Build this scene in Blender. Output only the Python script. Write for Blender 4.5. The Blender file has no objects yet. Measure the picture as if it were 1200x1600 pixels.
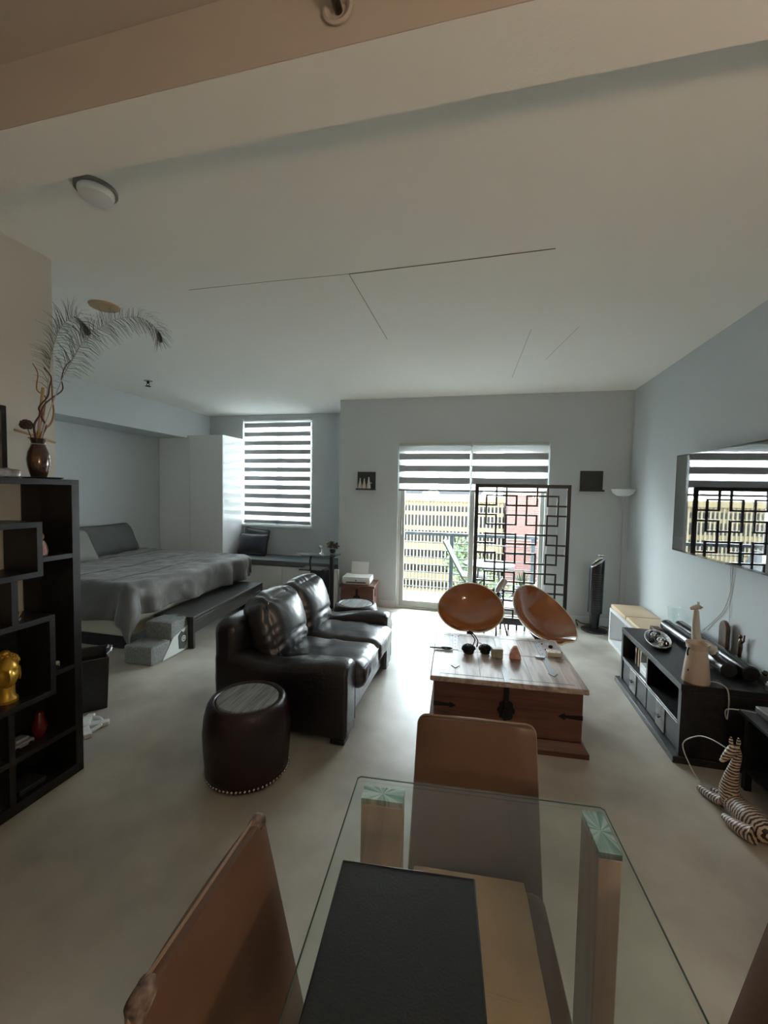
import bpy, bmesh, math, random
from mathutils import Vector, Matrix, noise, Euler
random.seed(7)
PI = math.pi
S = bpy.context.scene
COL = S.collection

# ------------------------------------------------------------------ camera
cam_d = bpy.data.cameras.new('camera'); cam = bpy.data.objects.new('camera', cam_d); COL.objects.link(cam)
cam_d.sensor_fit = 'VERTICAL'; cam_d.sensor_height = 24.0; cam_d.lens = 24.0*645.0/1600.0
cam_d.clip_start = 0.02; cam_d.clip_end = 500
cam.matrix_world = Matrix(((0.97218868, -0.02990128, 0.23228234, 0),
                           (0.23343506, 0.04367495, -0.97139105, 0),
                           (0.01890091, 0.99859822, 0.04944029, 1.5), (0, 0, 0, 1)))
S.camera = cam
S.view_settings.view_transform = 'Standard'; S.view_settings.look = 'None'
S.view_settings.exposure = 1.06; S.view_settings.gamma = 1.0; S.view_settings.use_curve_mapping = False

# ------------------------------------------------------------------ sky, sun, lamps of the place
SKY = 16.0; SUN = 3.5; KITCHEN = 22.0
S.cycles.diffuse_bounces = 8; S.cycles.max_bounces = 16; S.cycles.transparent_max_bounces = 24
S.cycles.sample_clamp_indirect = 8
w = bpy.data.worlds.new('world'); S.world = w; w.use_nodes = True
nt = w.node_tree; nt.nodes.clear()
wo = nt.nodes.new('ShaderNodeOutputWorld'); bg = nt.nodes.new('ShaderNodeBackground')
tc = nt.nodes.new('ShaderNodeTexCoord'); sx = nt.nodes.new('ShaderNodeSeparateXYZ'); rp = nt.nodes.new('ShaderNodeValToRGB')
nt.links.new(tc.outputs['Generated'], sx.inputs[0]); nt.links.new(sx.outputs['Z'], rp.inputs[0])
rp.color_ramp.elements[0].position = 0.0; rp.color_ramp.elements[0].color = (0.93, 0.965, 1.0, 1)
rp.color_ramp.elements[1].position = 0.7; rp.color_ramp.elements[1].color = (0.76, 0.88, 1.0, 1)
nt.links.new(rp.outputs[0], bg.inputs[0]); bg.inputs[1].default_value = SKY
nt.links.new(bg.outputs[0], wo.inputs[0])
sd = bpy.data.lights.new('sun', 'SUN'); sun = bpy.data.objects.new('sun', sd); COL.objects.link(sun)
sd.energy = SUN; sd.angle = 0.02; sd.color = (1, 0.95, 0.86)
sun.rotation_euler = Vector((-0.10, -0.60, -1.0)).to_track_quat('-Z', 'Y').to_euler(); sun.location = (3, 20, 30)
for nm, c, sx_, sy_ in (('door_portal', (-0.16, 5.34, 1.05), 1.8, 2.1), ('window_portal', (-3.2, 6.16, 1.78), 1.2, 1.72)):
    ld = bpy.data.lights.new(nm, 'AREA'); lo = bpy.data.objects.new(nm, ld); COL.objects.link(lo)
    ld.shape = 'RECTANGLE'; ld.size = sx_; ld.size_y = sy_; lo.location = c; lo.rotation_euler = (-PI/2, 0, 0)
    ld.cycles.is_portal = True

# ------------------------------------------------------------------ materials
def mat(name, col, rough=0.6, metal=0.0, var=0.0, vscale=6.0, bump=0.0, bscale=40.0, col2=None, stretch=None,
        coat=0.0, spec=0.5, sheen=0.0, rvar=0.0, detail=4.0, ior=None, emit=None):
    m = bpy.data.materials.new(name); m.use_nodes = True
    n = m.node_tree.nodes; l = m.node_tree.links; b = n['Principled BSDF']
    b.inputs['Base Color'].default_value = (*col, 1); b.inputs['Roughness'].default_value = rough
    b.inputs['Metallic'].default_value = metal; b.inputs['Coat Weight'].default_value = coat
    b.inputs['Specular IOR Level'].default_value = spec; b.inputs['Sheen Weight'].default_value = sheen
    b.inputs['Coat Roughness'].default_value = 0.08
    if ior: b.inputs['IOR'].default_value = ior
    if emit: b.inputs['Emission Color'].default_value = (*emit[0], 1); b.inputs['Emission Strength'].default_value = emit[1]
    t = n.new('ShaderNodeTexCoord'); mp = n.new('ShaderNodeMapping'); l.new(t.outputs['Object'], mp.inputs[0])
    if stretch: mp.inputs['Scale'].default_value = stretch
    if var or col2:
        nz = n.new('ShaderNodeTexNoise'); nz.inputs['Scale'].default_value = vscale; nz.inputs['Detail'].default_value = detail
        l.new(mp.outputs[0], nz.inputs['Vector'])
        cr = n.new('ShaderNodeValToRGB'); cr.color_ramp.elements[0].position = 0.35; cr.color_ramp.elements[1].position = 0.65
        a = col; c2 = col2 if col2 else tuple(min(1, c*(1+var)) for c in col)
        if not col2: a = tuple(c*(1-var) for c in col)
        cr.color_ramp.elements[0].color = (*a, 1); cr.color_ramp.elements[1].color = (*c2, 1)
        l.new(nz.outputs['Fac'], cr.inputs[0]); l.new(cr.outputs[0], b.inputs['Base Color'])
        if rvar:
            mr = n.new('ShaderNodeMapRange'); mr.inputs[3].default_value = rough-rvar; mr.inputs[4].default_value = rough+rvar
            l.new(nz.outputs['Fac'], mr.inputs[0]); l.new(mr.outputs[0], b.inputs['Roughness'])
    if bump:
        nb = n.new('ShaderNodeTexNoise'); nb.inputs['Scale'].default_value = bscale; nb.inputs['Detail'].default_value = 3
        l.new(mp.outputs[0], nb.inputs['Vector'])
        bp = n.new('ShaderNodeBump'); bp.inputs['Strength'].default_value = bump; bp.inputs['Distance'].default_value = 0.01
        l.new(nb.outputs['Fac'], bp.inputs['Height']); l.new(bp.outputs[0], b.inputs['Normal'])
    return m

def sheet_glass(name, tint, gloss=1.0, ior=1.5):
    m = bpy.data.materials.new(name); m.use_nodes = True
    n = m.node_tree.nodes; l = m.node_tree.links; n.clear()
    o = n.new('ShaderNodeOutputMaterial'); mx = n.new('ShaderNodeMixShader'); tr = n.new('ShaderNodeBsdfTransparent')
    gl = n.new('ShaderNodeBsdfGlossy'); fr = n.new('ShaderNodeFresnel'); gl.inputs['Roughness'].default_value = 0.0
    tr.inputs[0].default_value = (*tint, 1); gl.inputs[0].default_value = (gloss, gloss, gloss, 1); fr.inputs[0].default_value = ior
    ge = n.new('ShaderNodeNewGeometry'); mi = n.new('ShaderNodeMapRange'); mi.inputs[3].default_value = ior; mi.inputs[4].default_value = 1/ior
    l.new(ge.outputs['Backfacing'], mi.inputs[0]); l.new(mi.outputs[0], fr.inputs[0])
    l.new(fr.outputs[0], mx.inputs[0]); l.new(tr.outputs[0], mx.inputs[1]); l.new(gl.outputs[0], mx.inputs[2]); l.new(mx.outputs[0], o.inputs[0])
    return m

def cloth_light(name, col, trans, clear=0.0):     # woven cloth that lets some light through
    m = bpy.data.materials.new(name); m.use_nodes = True
    n = m.node_tree.nodes; l = m.node_tree.links; n.clear()
    o = n.new('ShaderNodeOutputMaterial'); d = n.new('ShaderNodeBsdfDiffuse'); t = n.new('ShaderNodeBsdfTranslucent')
    mx = n.new('ShaderNodeMixShader'); mx.inputs[0].default_value = trans
    d.inputs[0].default_value = (*col, 1); t.inputs[0].default_value = (*col, 1)
    l.new(d.outputs[0], mx.inputs[1]); l.new(t.outputs[0], mx.inputs[2])
    if clear:
        tr = n.new('ShaderNodeBsdfTransparent'); m2 = n.new('ShaderNodeMixShader'); m2.inputs[0].default_value = clear
        l.new(mx.outputs[0], m2.inputs[1]); l.new(tr.outputs[0], m2.inputs[2]); l.new(m2.outputs[0], o.inputs[0])
    else: l.new(mx.outputs[0], o.inputs[0])
    return m

def wood(name, c1, c2, rough=0.4, scale=3.0, axis='X', bump=0.1, coat=0.0):
    m = bpy.data.materials.new(name); m.use_nodes = True
    n = m.node_tree.nodes; l = m.node_tree.links; b = n['Principled BSDF']; b.inputs['Roughness'].default_value = rough
    b.inputs['Coat Weight'].default_value = coat
    t = n.new('ShaderNodeTexCoord'); mp = n.new('ShaderNodeMapping'); l.new(t.outputs['Object'], mp.inputs[0])
    s = {'X': (1, 9, 9), 'Y': (9, 1, 9), 'Z': (9, 9, 1)}[axis]; mp.inputs['Scale'].default_value = s
    nz = n.new('ShaderNodeTexNoise'); nz.inputs['Scale'].default_value = scale; nz.inputs['Detail'].default_value = 8; nz.inputs['Distortion'].default_value = 0.6
    l.new(mp.outputs[0], nz.inputs['Vector'])
    cr = n.new('ShaderNodeValToRGB'); cr.color_ramp.elements[0].position = 0.32; cr.color_ramp.elements[1].position = 0.68
    cr.color_ramp.elements[0].color = (*c1, 1); cr.color_ramp.elements[1].color = (*c2, 1)
    l.new(nz.outputs['Fac'], cr.inputs[0]); l.new(cr.outputs[0], b.inputs['Base Color'])
    bp = n.new('ShaderNodeBump'); bp.inputs['Strength'].default_value = bump; bp.inputs['Distance'].default_value = 0.004
    l.new(nz.outputs['Fac'], bp.inputs['Height']); l.new(bp.outputs[0], b.inputs['Normal'])
    return m

def stripes(name, c1, c2, scale, rough=0.5, dist=3.0, direction='Z'):
    m = bpy.data.materials.new(name); m.use_nodes = True
    n = m.node_tree.nodes; l = m.node_tree.links; b = n['Principled BSDF']; b.inputs['Roughness'].default_value = rough
    t = n.new('ShaderNodeTexCoord'); wv = n.new('ShaderNodeTexWave'); wv.bands_direction = direction
    wv.inputs['Scale'].default_value = scale; wv.inputs['Distortion'].default_value = dist; wv.inputs['Detail'].default_value = 1; wv.inputs['Detail Scale'].default_value = 2.0
    l.new(t.outputs['Object'], wv.inputs[0]); cr = n.new('ShaderNodeValToRGB')
    cr.color_ramp.elements[0].position = 0.44; cr.color_ramp.elements[1].position = 0.52
    cr.color_ramp.elements[0].color = (*c1, 1); cr.color_ramp.elements[1].color = (*c2, 1)
    l.new(wv.outputs['Fac'], cr.inputs[0]); l.new(cr.outputs[0], b.inputs['Base Color'])
    return m

M = {}
M['wall'] = mat('wall_paint', (0.56, 0.60, 0.615), 0.75, bump=0.05, bscale=180)
M['wall_tan'] = mat('wall_paint_warm', (0.56, 0.55, 0.50), 0.8, bump=0.05, bscale=180)
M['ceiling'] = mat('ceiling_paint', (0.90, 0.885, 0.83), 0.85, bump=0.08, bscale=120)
M['beam'] = mat('beam_tan', (0.52, 0.47, 0.42), 0.85, bump=0.05, bscale=120)  # tan tone; on the beam's near face it stands in for shade
M['crack'] = mat('joint_dark', (0.22, 0.2, 0.17), 0.9)
M['floor'] = mat('polished_concrete', (0.37, 0.335, 0.28), 0.36, var=0, vscale=2.2, col2=(0.57, 0.53, 0.455), bump=0.16, bscale=9, rvar=0.10, detail=7, spec=0.34)
M['white'] = mat('white_lacquer', (0.80, 0.81, 0.81), 0.28)
M['white_matte'] = mat('white_paint', (0.72, 0.73, 0.72), 0.5)
M['frame'] = mat('window_frame_metal', (0.50, 0.52, 0.50), 0.4)
M['glass'] = sheet_glass('window_glass', (0.93, 0.96, 0.95))
M['tableglass'] = sheet_glass('table_glass', (0.93, 0.965, 0.945), ior=1.5)
M['glassedge'] = mat('glass_edge', (0.03, 0.07, 0.055), 0.15)
M['black_wood'] = wood('black_brown_wood', (0.010, 0.009, 0.009), (0.022, 0.020, 0.019), 0.38, 4, 'Y', 0.1)
M['console'] = wood('dark_console_wood', (0.010, 0.010, 0.011), (0.022, 0.021, 0.023), 0.42, 4, 'Y', 0.1)
M['bench'] = wood('espresso_wood', (0.016, 0.014, 0.013), (0.04, 0.036, 0.034), 0.3, 4, 'Y', 0.1)
M['leather'] = mat('black_leather', (0.012, 0.010, 0.013), 0.32, bump=0.25, bscale=60, spec=0.8, rvar=0.0)
M['leather_wr'] = mat('black_creased_leather', (0.020, 0.019, 0.023), 0.36, bump=0.28, bscale=16, spec=1.0)
M['piping'] = mat('leather_piping', (0.05, 0.045, 0.05), 0.3)
M['ott'] = mat('dark_brown_leather', (0.020, 0.008, 0.009), 0.36, bump=0.2, bscale=70, var=0.25, vscale=9)
M['ott_top'] = mat('grey_streaked_pad', (0.10, 0.10, 0.095), 0.5, col2=(0.26, 0.26, 0.25), vscale=60, stretch=(2.2, .10, 1), bump=0.2, bscale=60)
M['stud'] = mat('nickel_stud', (0.6, 0.58, 0.55), 0.25, metal=1)
M['tan'] = mat('tan_leather', (0.125, 0.068, 0.042), 0.45, bump=0.05, bscale=160, var=0.12, vscale=5)
M['tan_piping'] = mat('pale_leather_piping', (0.28, 0.20, 0.15), 0.5)
M['beige_pad'] = mat('worn_beige_leather', (0.50, 0.34, 0.21), 0.5, bump=0.2, bscale=120, var=0.08, vscale=8)
M['worn'] = mat('peeling_leather', (0.05, 0.03, 0.025), 0.8, col2=(0.30, 0.22, 0.18), vscale=45)
M['orange'] = mat('glossy_amber_shell', (0.36, 0.118, 0.025), 0.12, coat=0.8, spec=0.6, var=0.10, vscale=2)
M['rim'] = mat('pale_plastic_rim', (0.75, 0.66, 0.5), 0.3)
M['black_plastic'] = mat('black_plastic', (0.012, 0.012, 0.013), 0.35)
M['dark_matte'] = mat('dark_grey_paint', (0.028, 0.033, 0.034), 0.5)
M['black_gloss'] = mat('black_gloss', (0.008, 0.008, 0.009), 0.08, coat=1.0)
M['screen'] = mat('tv_screen_glass', (0.004, 0.005, 0.006), 0.015, spec=1.0, ior=2.6)
M['chrome'] = mat('chrome', (0.75, 0.76, 0.77), 0.12, metal=1)
M['silver'] = mat('brushed_silver', (0.42, 0.43, 0.43), 0.35, metal=1)
M['plate'] = mat('dull_metal_plate', (0.26, 0.26, 0.25), 0.6, metal=0.4, var=0.2, vscale=30)
M['tarnish'] = mat('tarnished_silver', (0.48, 0.46, 0.45), 0.32, metal=1, bump=0.4, bscale=30, var=0.3, vscale=40)
M['bronze'] = mat('bronze_glaze', (0.16, 0.075, 0.04), 0.16, metal=0.7, col2=(0.07, 0.06, 0.055), vscale=14, coat=0.5)
M['chest'] = wood('reddish_pine', (0.065, 0.020, 0.012), (0.15, 0.052, 0.030), 0.4, 2.2, 'X', 0.2, 0.2)
M['chest_top'] = wood('worn_pine_top', (0.24, 0.175, 0.14), (0.60, 0.49, 0.43), 0.42, 2.4, 'Y', 0.5, 0.0)
M['iron'] = mat('black_iron', (0.012, 0.012, 0.014), 0.5, metal=0.6, bump=0.3, bscale=60)
M['bright_iron'] = mat('worn_steel_strap', (0.26, 0.26, 0.27), 0.5, metal=0.7)
M['duvet'] = mat('grey_duvet', (0.082, 0.077, 0.068), 0.55, bump=0.3, bscale=26, sheen=0.3, var=0.08, vscale=4)
M['grey_fab'] = mat('grey_fabric', (0.085, 0.088, 0.084), 0.7, bump=0.2, bscale=150, sheen=0.2)
M['lgrey_fab'] = mat('pale_grey_fabric', (0.24, 0.24, 0.225), 0.8, bump=0.2, bscale=150)
M['navy'] = mat('navy_velvet', (0.014, 0.017, 0.03), 0.6, sheen=0.4, bump=0.3, bscale=20)
M['cushion'] = mat('grey_seat_fabric', (0.10, 0.112, 0.118), 0.75, bump=0.2, bscale=200)
M['cream'] = mat('cream_bed_base', (0.42, 0.40, 0.31), 0.8)
M['pet'] = mat('marled_grey_plush', (0.20, 0.205, 0.195), 0.95, var=0.2, vscale=70, bump=0.5, bscale=90)
M['pet_pale'] = mat('pale_satin_patch', (0.52, 0.53, 0.50), 0.7)
M['owl'] = mat('dark_patch', (0.05, 0.055, 0.052), 0.8)
M['beige_cush'] = mat('beige_vinyl_cushion', (0.66, 0.50, 0.33), 0.45, bump=0.1, bscale=60)
M['pitcher'] = mat('beige_gloss_plastic', (0.55, 0.44, 0.35), 0.3, coat=0.3)
M['giraffe'] = mat('pale_carved_resin', (0.60, 0.55, 0.47), 0.4)
M['zebra'] = stripes('zebra_stripes', (0.035, 0.018, 0.014), (0.60, 0.48, 0.37), 24, 0.45, 2.6)
M['zebra_y'] = stripes('zebra_stripes_body', (0.035, 0.018, 0.014), (0.60, 0.48, 0.37), 22, 0.45, 2.6, 'Y')
M['gold'] = mat('gold_paint', (0.62, 0.36, 0.045), 0.35, metal=0.5, bump=0.1)
M['pinkfig'] = mat('mottled_pink_ceramic', (0.35, 0.13, 0.12), 0.4, col2=(0.45, 0.40, 0.36), vscale=40)
M['blue'] = mat('blue_glass_ball', (0.03, 0.16, 0.32), 0.15)
M['red'] = mat('red_glass', (0.10, 0.006, 0.006), 0.2)
M['grey_obj'] = mat('grey_painted_metal', (0.22, 0.22, 0.22), 0.4)
M['twig_red'] = mat('dark_red_twig', (0.08, 0.025, 0.018), 0.45)
M['twig_tan'] = mat('golden_brown_twig', (0.30, 0.15, 0.05), 0.5)
M['straw'] = mat('straw', (0.46, 0.33, 0.19), 0.7)
M['feather'] = mat('feather_barb', (0.13, 0.13, 0.12), 0.6)
M['feather_w'] = mat('feather_shaft', (0.45, 0.43, 0.38), 0.5)
M['eye'] = mat('feather_eye', (0.012, 0.013, 0.02), 0.5)
M['dried'] = mat('dried_leaf_brown', (0.07, 0.05, 0.035), 0.8)
M['cord_w'] = mat('white_cord', (0.62, 0.60, 0.56), 0.5)
M['cord_b'] = mat('black_cord', (0.01, 0.01, 0.011), 0.5)
M['stone'] = mat('greenish_stone', (0.34, 0.31, 0.24), 0.5, var=0.2, vscale=30)
M['salt'] = mat('pink_rock', (0.55, 0.27, 0.22), 0.4, var=0.2, vscale=40)
M['bone'] = mat('ivory_box', (0.66, 0.60, 0.50), 0.4)
M['shade'] = mat('frosted_glass_shade', (0.70, 0.74, 0.73), 0.3)
M['print_w'] = mat('printer_white', (0.72, 0.72, 0.70), 0.35)
M['paper'] = mat('white_paper', (0.80, 0.80, 0.78), 0.8)
M['walnut'] = wood('walnut_veneer', (0.31, 0.205, 0.155), (0.45, 0.31, 0.235), 0.4, 2.5, 'Z', 0.05)
M['folder'] = mat('black_grained_leather', (0.008, 0.009, 0.010), 0.40, bump=0.10, bscale=260)
M['shell'] = mat('brown_shell', (0.10, 0.06, 0.04), 0.35, var=0.4, vscale=18)
M['fan'] = mat('dark_fan_plastic', (0.015, 0.017, 0.02), 0.22)
M['rail'] = mat('pale_painted_rail', (0.034, 0.044, 0.048), 0.6)
M['slab'] = mat('balcony_concrete', (0.09, 0.092, 0.095), 0.7, var=0.1)
M['mesh_fab'] = mat('grey_mesh_seat', (0.014, 0.017, 0.02), 0.6)
M['garage'] = mat('yellow_concrete', (0.10, 0.077, 0.037), 0.85, var=0.08, vscale=0.6)
M['fin'] = mat('pale_yellow_fin', (0.12, 0.10, 0.062), 0.8)
M['dark_open'] = mat('dark_interior', (0.025, 0.025, 0.027), 0.9)
M['street'] = mat('asphalt', (0.018, 0.018, 0.018), 0.9, var=0.2)
M['teal'] = mat('blue_green_cladding', (0.03, 0.045, 0.05), 0.4)
M['far'] = mat('distant_pale_wall', (0.085, 0.09, 0.095), 0.9)
M['trunk'] = mat('bark', (0.06, 0.045, 0.03), 0.9)
for k, c in dict(leaf_a=(0.026, 0.045, 0.012), leaf_b=(0.018, 0.032, 0.012), leaf_c=(0.06, 0.065, 0.011)).items():
    M[k] = mat(k.replace('leaf_', 'foliage_'), c, 0.6, var=0.35, vscale=1.5)
def brick(name):
    m = bpy.data.materials.new(name); m.use_nodes = True
    n = m.node_tree.nodes; l = m.node_tree.links; b = n['Principled BSDF']; b.inputs['Roughness'].default_value = 0.85
    t = n.new('ShaderNodeTexCoord'); mp = n.new('ShaderNodeMapping'); mp.inputs['Rotation'].default_value = (PI/2, 0, 0)
    l.new(t.outputs['Object'], mp.inputs[0]); br = n.new('ShaderNodeTexBrick'); br.inputs['Scale'].default_value = 1.6
    br.inputs['Color1'].default_value = (0.062, 0.024, 0.019, 1); br.inputs['Color2'].default_value = (0.052, 0.019, 0.015, 1); br.inputs['Mortar'].default_value = (0.07, 0.045, 0.038, 1)
    l.new(mp.outputs[0], br.inputs[0]); l.new(br.outputs[0], b.inputs['Base Color']); return m
M['brick'] = brick('red_brick')
def burst():
    m = bpy.data.materials.new('brushed_burst_metal'); m.use_nodes = True      # radially brushed cap
    n = m.node_tree.nodes; l = m.node_tree.links; b = n['Principled BSDF']; b.inputs['Metallic'].default_value = 1; b.inputs['Roughness'].default_value = 0.28
    t = n.new('ShaderNodeTexCoord'); g = n.new('ShaderNodeTexGradient'); g.gradient_type = 'RADIAL'
    l.new(t.outputs['Object'], g.inputs[0]); mu = n.new('ShaderNodeMath'); mu.operation = 'MULTIPLY'; mu.inputs[1].default_value = 9
    l.new(g.outputs['Fac'], mu.inputs[0]); nz = n.new('ShaderNodeTexNoise'); nz.noise_dimensions = '1D'; nz.inputs['Scale'].default_value = 1.3; nz.inputs['Detail'].default_value = 4
    l.new(mu.outputs[0], nz.inputs['W']); cr = n.new('ShaderNodeValToRGB')
    cr.color_ramp.elements[0].position = 0.4; cr.color_ramp.elements[0].color = (0.28, 0.44, 0.40, 1)
    cr.color_ramp.elements[1].position = 0.6; cr.color_ramp.elements[1].color = (0.92, 0.97, 0.94, 1)
    l.new(nz.outputs['Fac'], cr.inputs[0]); l.new(cr.outputs[0], b.inputs['Base Color']); return m
M['burst'] = burst()
M['dark_grey_rail'] = mat('grey_blind_rail', (0.20, 0.20, 0.20), 0.5)
M['band'] = cloth_light('opaque_blind_band', (0.42, 0.435, 0.44), 0.13)
M['sheer'] = cloth_light('sheer_blind_band', (0.86, 0.88, 0.88), 0.6, 0.45)

# ------------------------------------------------------------------ mesh helpers
class MB:
    def __init__(s): s.bm = bmesh.new()
    def box(s, c, d, rot=None):
        cs = [Vector((x*d[0]/2, y*d[1]/2, z*d[2]/2)) for x in (-1, 1) for y in (-1, 1) for z in (-1, 1)]
        if rot is not None:
            R = Euler(rot).to_matrix() if not isinstance(rot, Matrix) else rot
            cs = [R @ v for v in cs]
        v = [s.bm.verts.new(p+Vector(c)) for p in cs]
        for f in ((0, 1, 3, 2), (4, 6, 7, 5), (0, 4, 5, 1), (2, 3, 7, 6), (0, 2, 6, 4), (1, 5, 7, 3)): s.bm.faces.new([v[i] for i in f])
        return s
    def b(s, x0, x1, y0, y1, z0, z1): return s.box(((x0+x1)/2, (y0+y1)/2, (z0+z1)/2), (abs(x1-x0), abs(y1-y0), abs(z1-z0)))
    def tube(s, pts, r, n=8, closed=False):
        pts = [Vector(p) for p in pts]; N = len(pts); rings = []
        up = Vector((0, 0, 1)); prev = None
        for i, p in enumerate(pts):
            if closed: t = pts[(i+1) % N]-pts[i-1]
            else: t = pts[min(i+1, N-1)]-pts[max(i-1, 0)]
            t.normalize()
            a = prev if prev is not None else (up if abs(t.z) < 0.9 else Vector((1, 0, 0)))
            a = a - t*a.dot(t)
            if a.length < 1e-6: a = t.orthogonal()
            a.normalize(); prev = a; bb = t.cross(a); rr = r[i] if isinstance(r, (list, tuple)) else r
            rings.append([s.bm.verts.new(p+(a*math.cos(k*2*PI/n)+bb*math.sin(k*2*PI/n))*rr) for k in range(n)])
        for i in range(N if closed else N-1):
            A, B = rings[i], rings[(i+1) % N]
            for k in range(n): s.bm.faces.new([A[k], A[(k+1) % n], B[(k+1) % n], B[k]])
        if not closed: s.bm.faces.new(rings[0][::-1]); s.bm.faces.new(rings[-1])
        return s
    def lathe(s, prof, c=(0, 0, 0), n=32, R=None, sc=(1, 1), cap=True):
        rings = []; c = Vector(c)
        for r, z in prof:
            ring = []
            for k in range(n):
                a = 2*PI*k/n; v = Vector((r*math.cos(a)*sc[0], r*math.sin(a)*sc[1], z))
                if R is not None: v = R @ v
                ring.append(s.bm.verts.new(v+c))
            rings.append(ring)
        for A, B in zip(rings, rings[1:]):
            for k in range(n): s.bm.faces.new([A[k], A[(k+1) % n], B[(k+1) % n], B[k]])
        if cap:
            if prof[0][0] > 1e-5: s.bm.faces.new(rings[0][::-1])
            if prof[-1][0] > 1e-5: s.bm.faces.new(rings[-1])
        return s
    def prism(s, poly, z0, z1, Mx=None):
        A = [Vector((x, y, z0)) for x, y in poly]; B = [Vector((x, y, z1)) for x, y in poly]
        if Mx is not None: A = [Mx @ v for v in A]; B = [Mx @ v for v in B]
        A = [s.bm.verts.new(v) for v in A]; B = [s.bm.verts.new(v) for v in B]; n = len(A)
        s.bm.faces.new(A[::-1]); s.bm.faces.new(B)
        for k in range(n): s.bm.faces.new([A[k], A[(k+1) % n], B[(k+1) % n], B[k]])
        return s
    def ball(s, c, r, n=16, m=10):
        if not isinstance(r, (tuple, list)): r = (r, r, r)
        rows = []
        top = s.bm.verts.new(Vector(c)+Vector((0, 0, r[2]))); bot = s.bm.verts.new(Vector(c)-Vector((0, 0, r[2])))
        for j in range(1, m):
            t = PI*j/m
            rows.append([s.bm.verts.new(Vector(c)+Vector((r[0]*math.sin(t)*math.cos(2*PI*k/n), r[1]*math.sin(t)*math.sin(2*PI*k/n), r[2]*math.cos(t)))) for k in range(n)])
        for k in range(n):
            s.bm.faces.new([top, rows[0][k], rows[0][(k+1) % n]]); s.bm.faces.new([bot, rows[-1][(k+1) % n], rows[-1][k]])
        for A, B in zip(rows, rows[1:]):
            for k in range(n): s.bm.faces.new([A[k], B[k], B[(k+1) % n], A[(k+1) % n]])
        return s
    def soft(s, c, d, r=0.04, res=14, puff=(0, 0, 0), fn=None, R=None):
        """padded block: rounded box, puffed out on its faces, optional displacement fn(p, n)->offset"""
        h = Vector(d)/2; bm2 = bmesh.new(); bmesh.ops.create_cube(bm2, size=2)
        bmesh.ops.subdivide_edges(bm2, edges=bm2.edges[:], cuts=res, use_grid_fill=True)
        mp = {}
        for v in bm2.verts:
            u = v.co.copy(); q = Vector((u.x*h.x, u.y*h.y, u.z*h.z))
            inner = Vector((max(-(h.x-r), min(h.x-r, q.x)), max(-(h.y-r), min(h.y-r, q.y)), max(-(h.z-r), min(h.z-r, q.z))))
            dd = q-inner; nn = dd.normalized() if dd.length > 1e-9 else Vector((0, 0, 0))
            p = inner+nn*r if dd.length > 1e-9 else q
            p.x += puff[0]*(1-u.y**2)*(1-u.z**2)*u.x; p.y += puff[1]*(1-u.x**2)*(1-u.z**2)*u.y; p.z += puff[2]*(1-u.x**2)*(1-u.y**2)*u.z
            if fn: p = p+fn(p, nn, u)
            if R is not None: p = R @ p
            mp[v.index] = s.bm.verts.new(p+Vector(c))
        for f in bm2.faces: s.bm.faces.new([mp[v.index] for v in f.verts])
        bm2.free(); return s
    def build(s, name, m, parent=None, bevel=0.0, smooth=True, loc=None, angle=35, subsurf=0, seg=2):
        bmesh.ops.recalc_face_normals(s.bm, faces=s.bm.faces[:])
        me = bpy.data.meshes.new(name); s.bm.to_mesh(me); s.bm.free()
        me.materials.append(M[m] if isinstance(m, str) else m)
        if smooth:
            for p in me.polygons: p.use_smooth = True
            me.set_sharp_from_angle(angle=math.radians(angle))
        o = bpy.data.objects.new(name, me); COL.objects.link(o)
        if parent is not None: o.parent = parent
        if loc is not None: o.location = loc
        if bevel:
            bv = o.modifiers.new('bevel', 'BEVEL'); bv.width = bevel; bv.segments = seg; bv.limit_method = 'ANGLE'; bv.angle_limit = math.radians(40)
        if subsurf:
            ss = o.modifiers.new('sub', 'SUBSURF'); ss.levels = subsurf; ss.render_levels = subsurf
        return o

def thing(name, label, cat, loc=(0, 0, 0), rz=0.0, group=None):
    o = bpy.data.objects.new(name, None); COL.objects.link(o); o.location = loc; o.rotation_euler = (0, 0, rz)
    o.empty_display_size = 0.1; o['label'] = label; o['category'] = cat
    if group: o['group'] = group
    return o
def tag(o, label, cat, group=None):
    o['label'] = label; o['category'] = cat
    if group: o['group'] = group
    return o
def struct(o): o['kind'] = 'structure'; return o
def kids(o): return [c for c in COL.objects if c.parent == o]
def copy_tree(o, parent=None):
    c = o.copy(); COL.objects.link(c)
    if parent is not None: c.parent = parent
    for ch in kids(o):
        copy_tree(ch, c)
    return c
def smoothpath(pts, k=6):
    P = [Vector(p) for p in pts]; out = []
    for i in range(len(P)-1):
        p0 = P[max(i-1, 0)]; p1 = P[i]; p2 = P[i+1]; p3 = P[min(i+2, len(P)-1)]
        for j in range(k):
            t = j/k; out.append(0.5*((2*p1)+(p2-p0)*t+(2*p0-5*p1+4*p2-p3)*t*t+(3*p1-p0-3*p2+p3)*t**3))
    out.append(P[-1]); return out
def nz(p, s, off=0.0): return noise.noise(Vector((p.x*s+off, p.y*s+off*1.3, p.z*s-off)))

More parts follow.
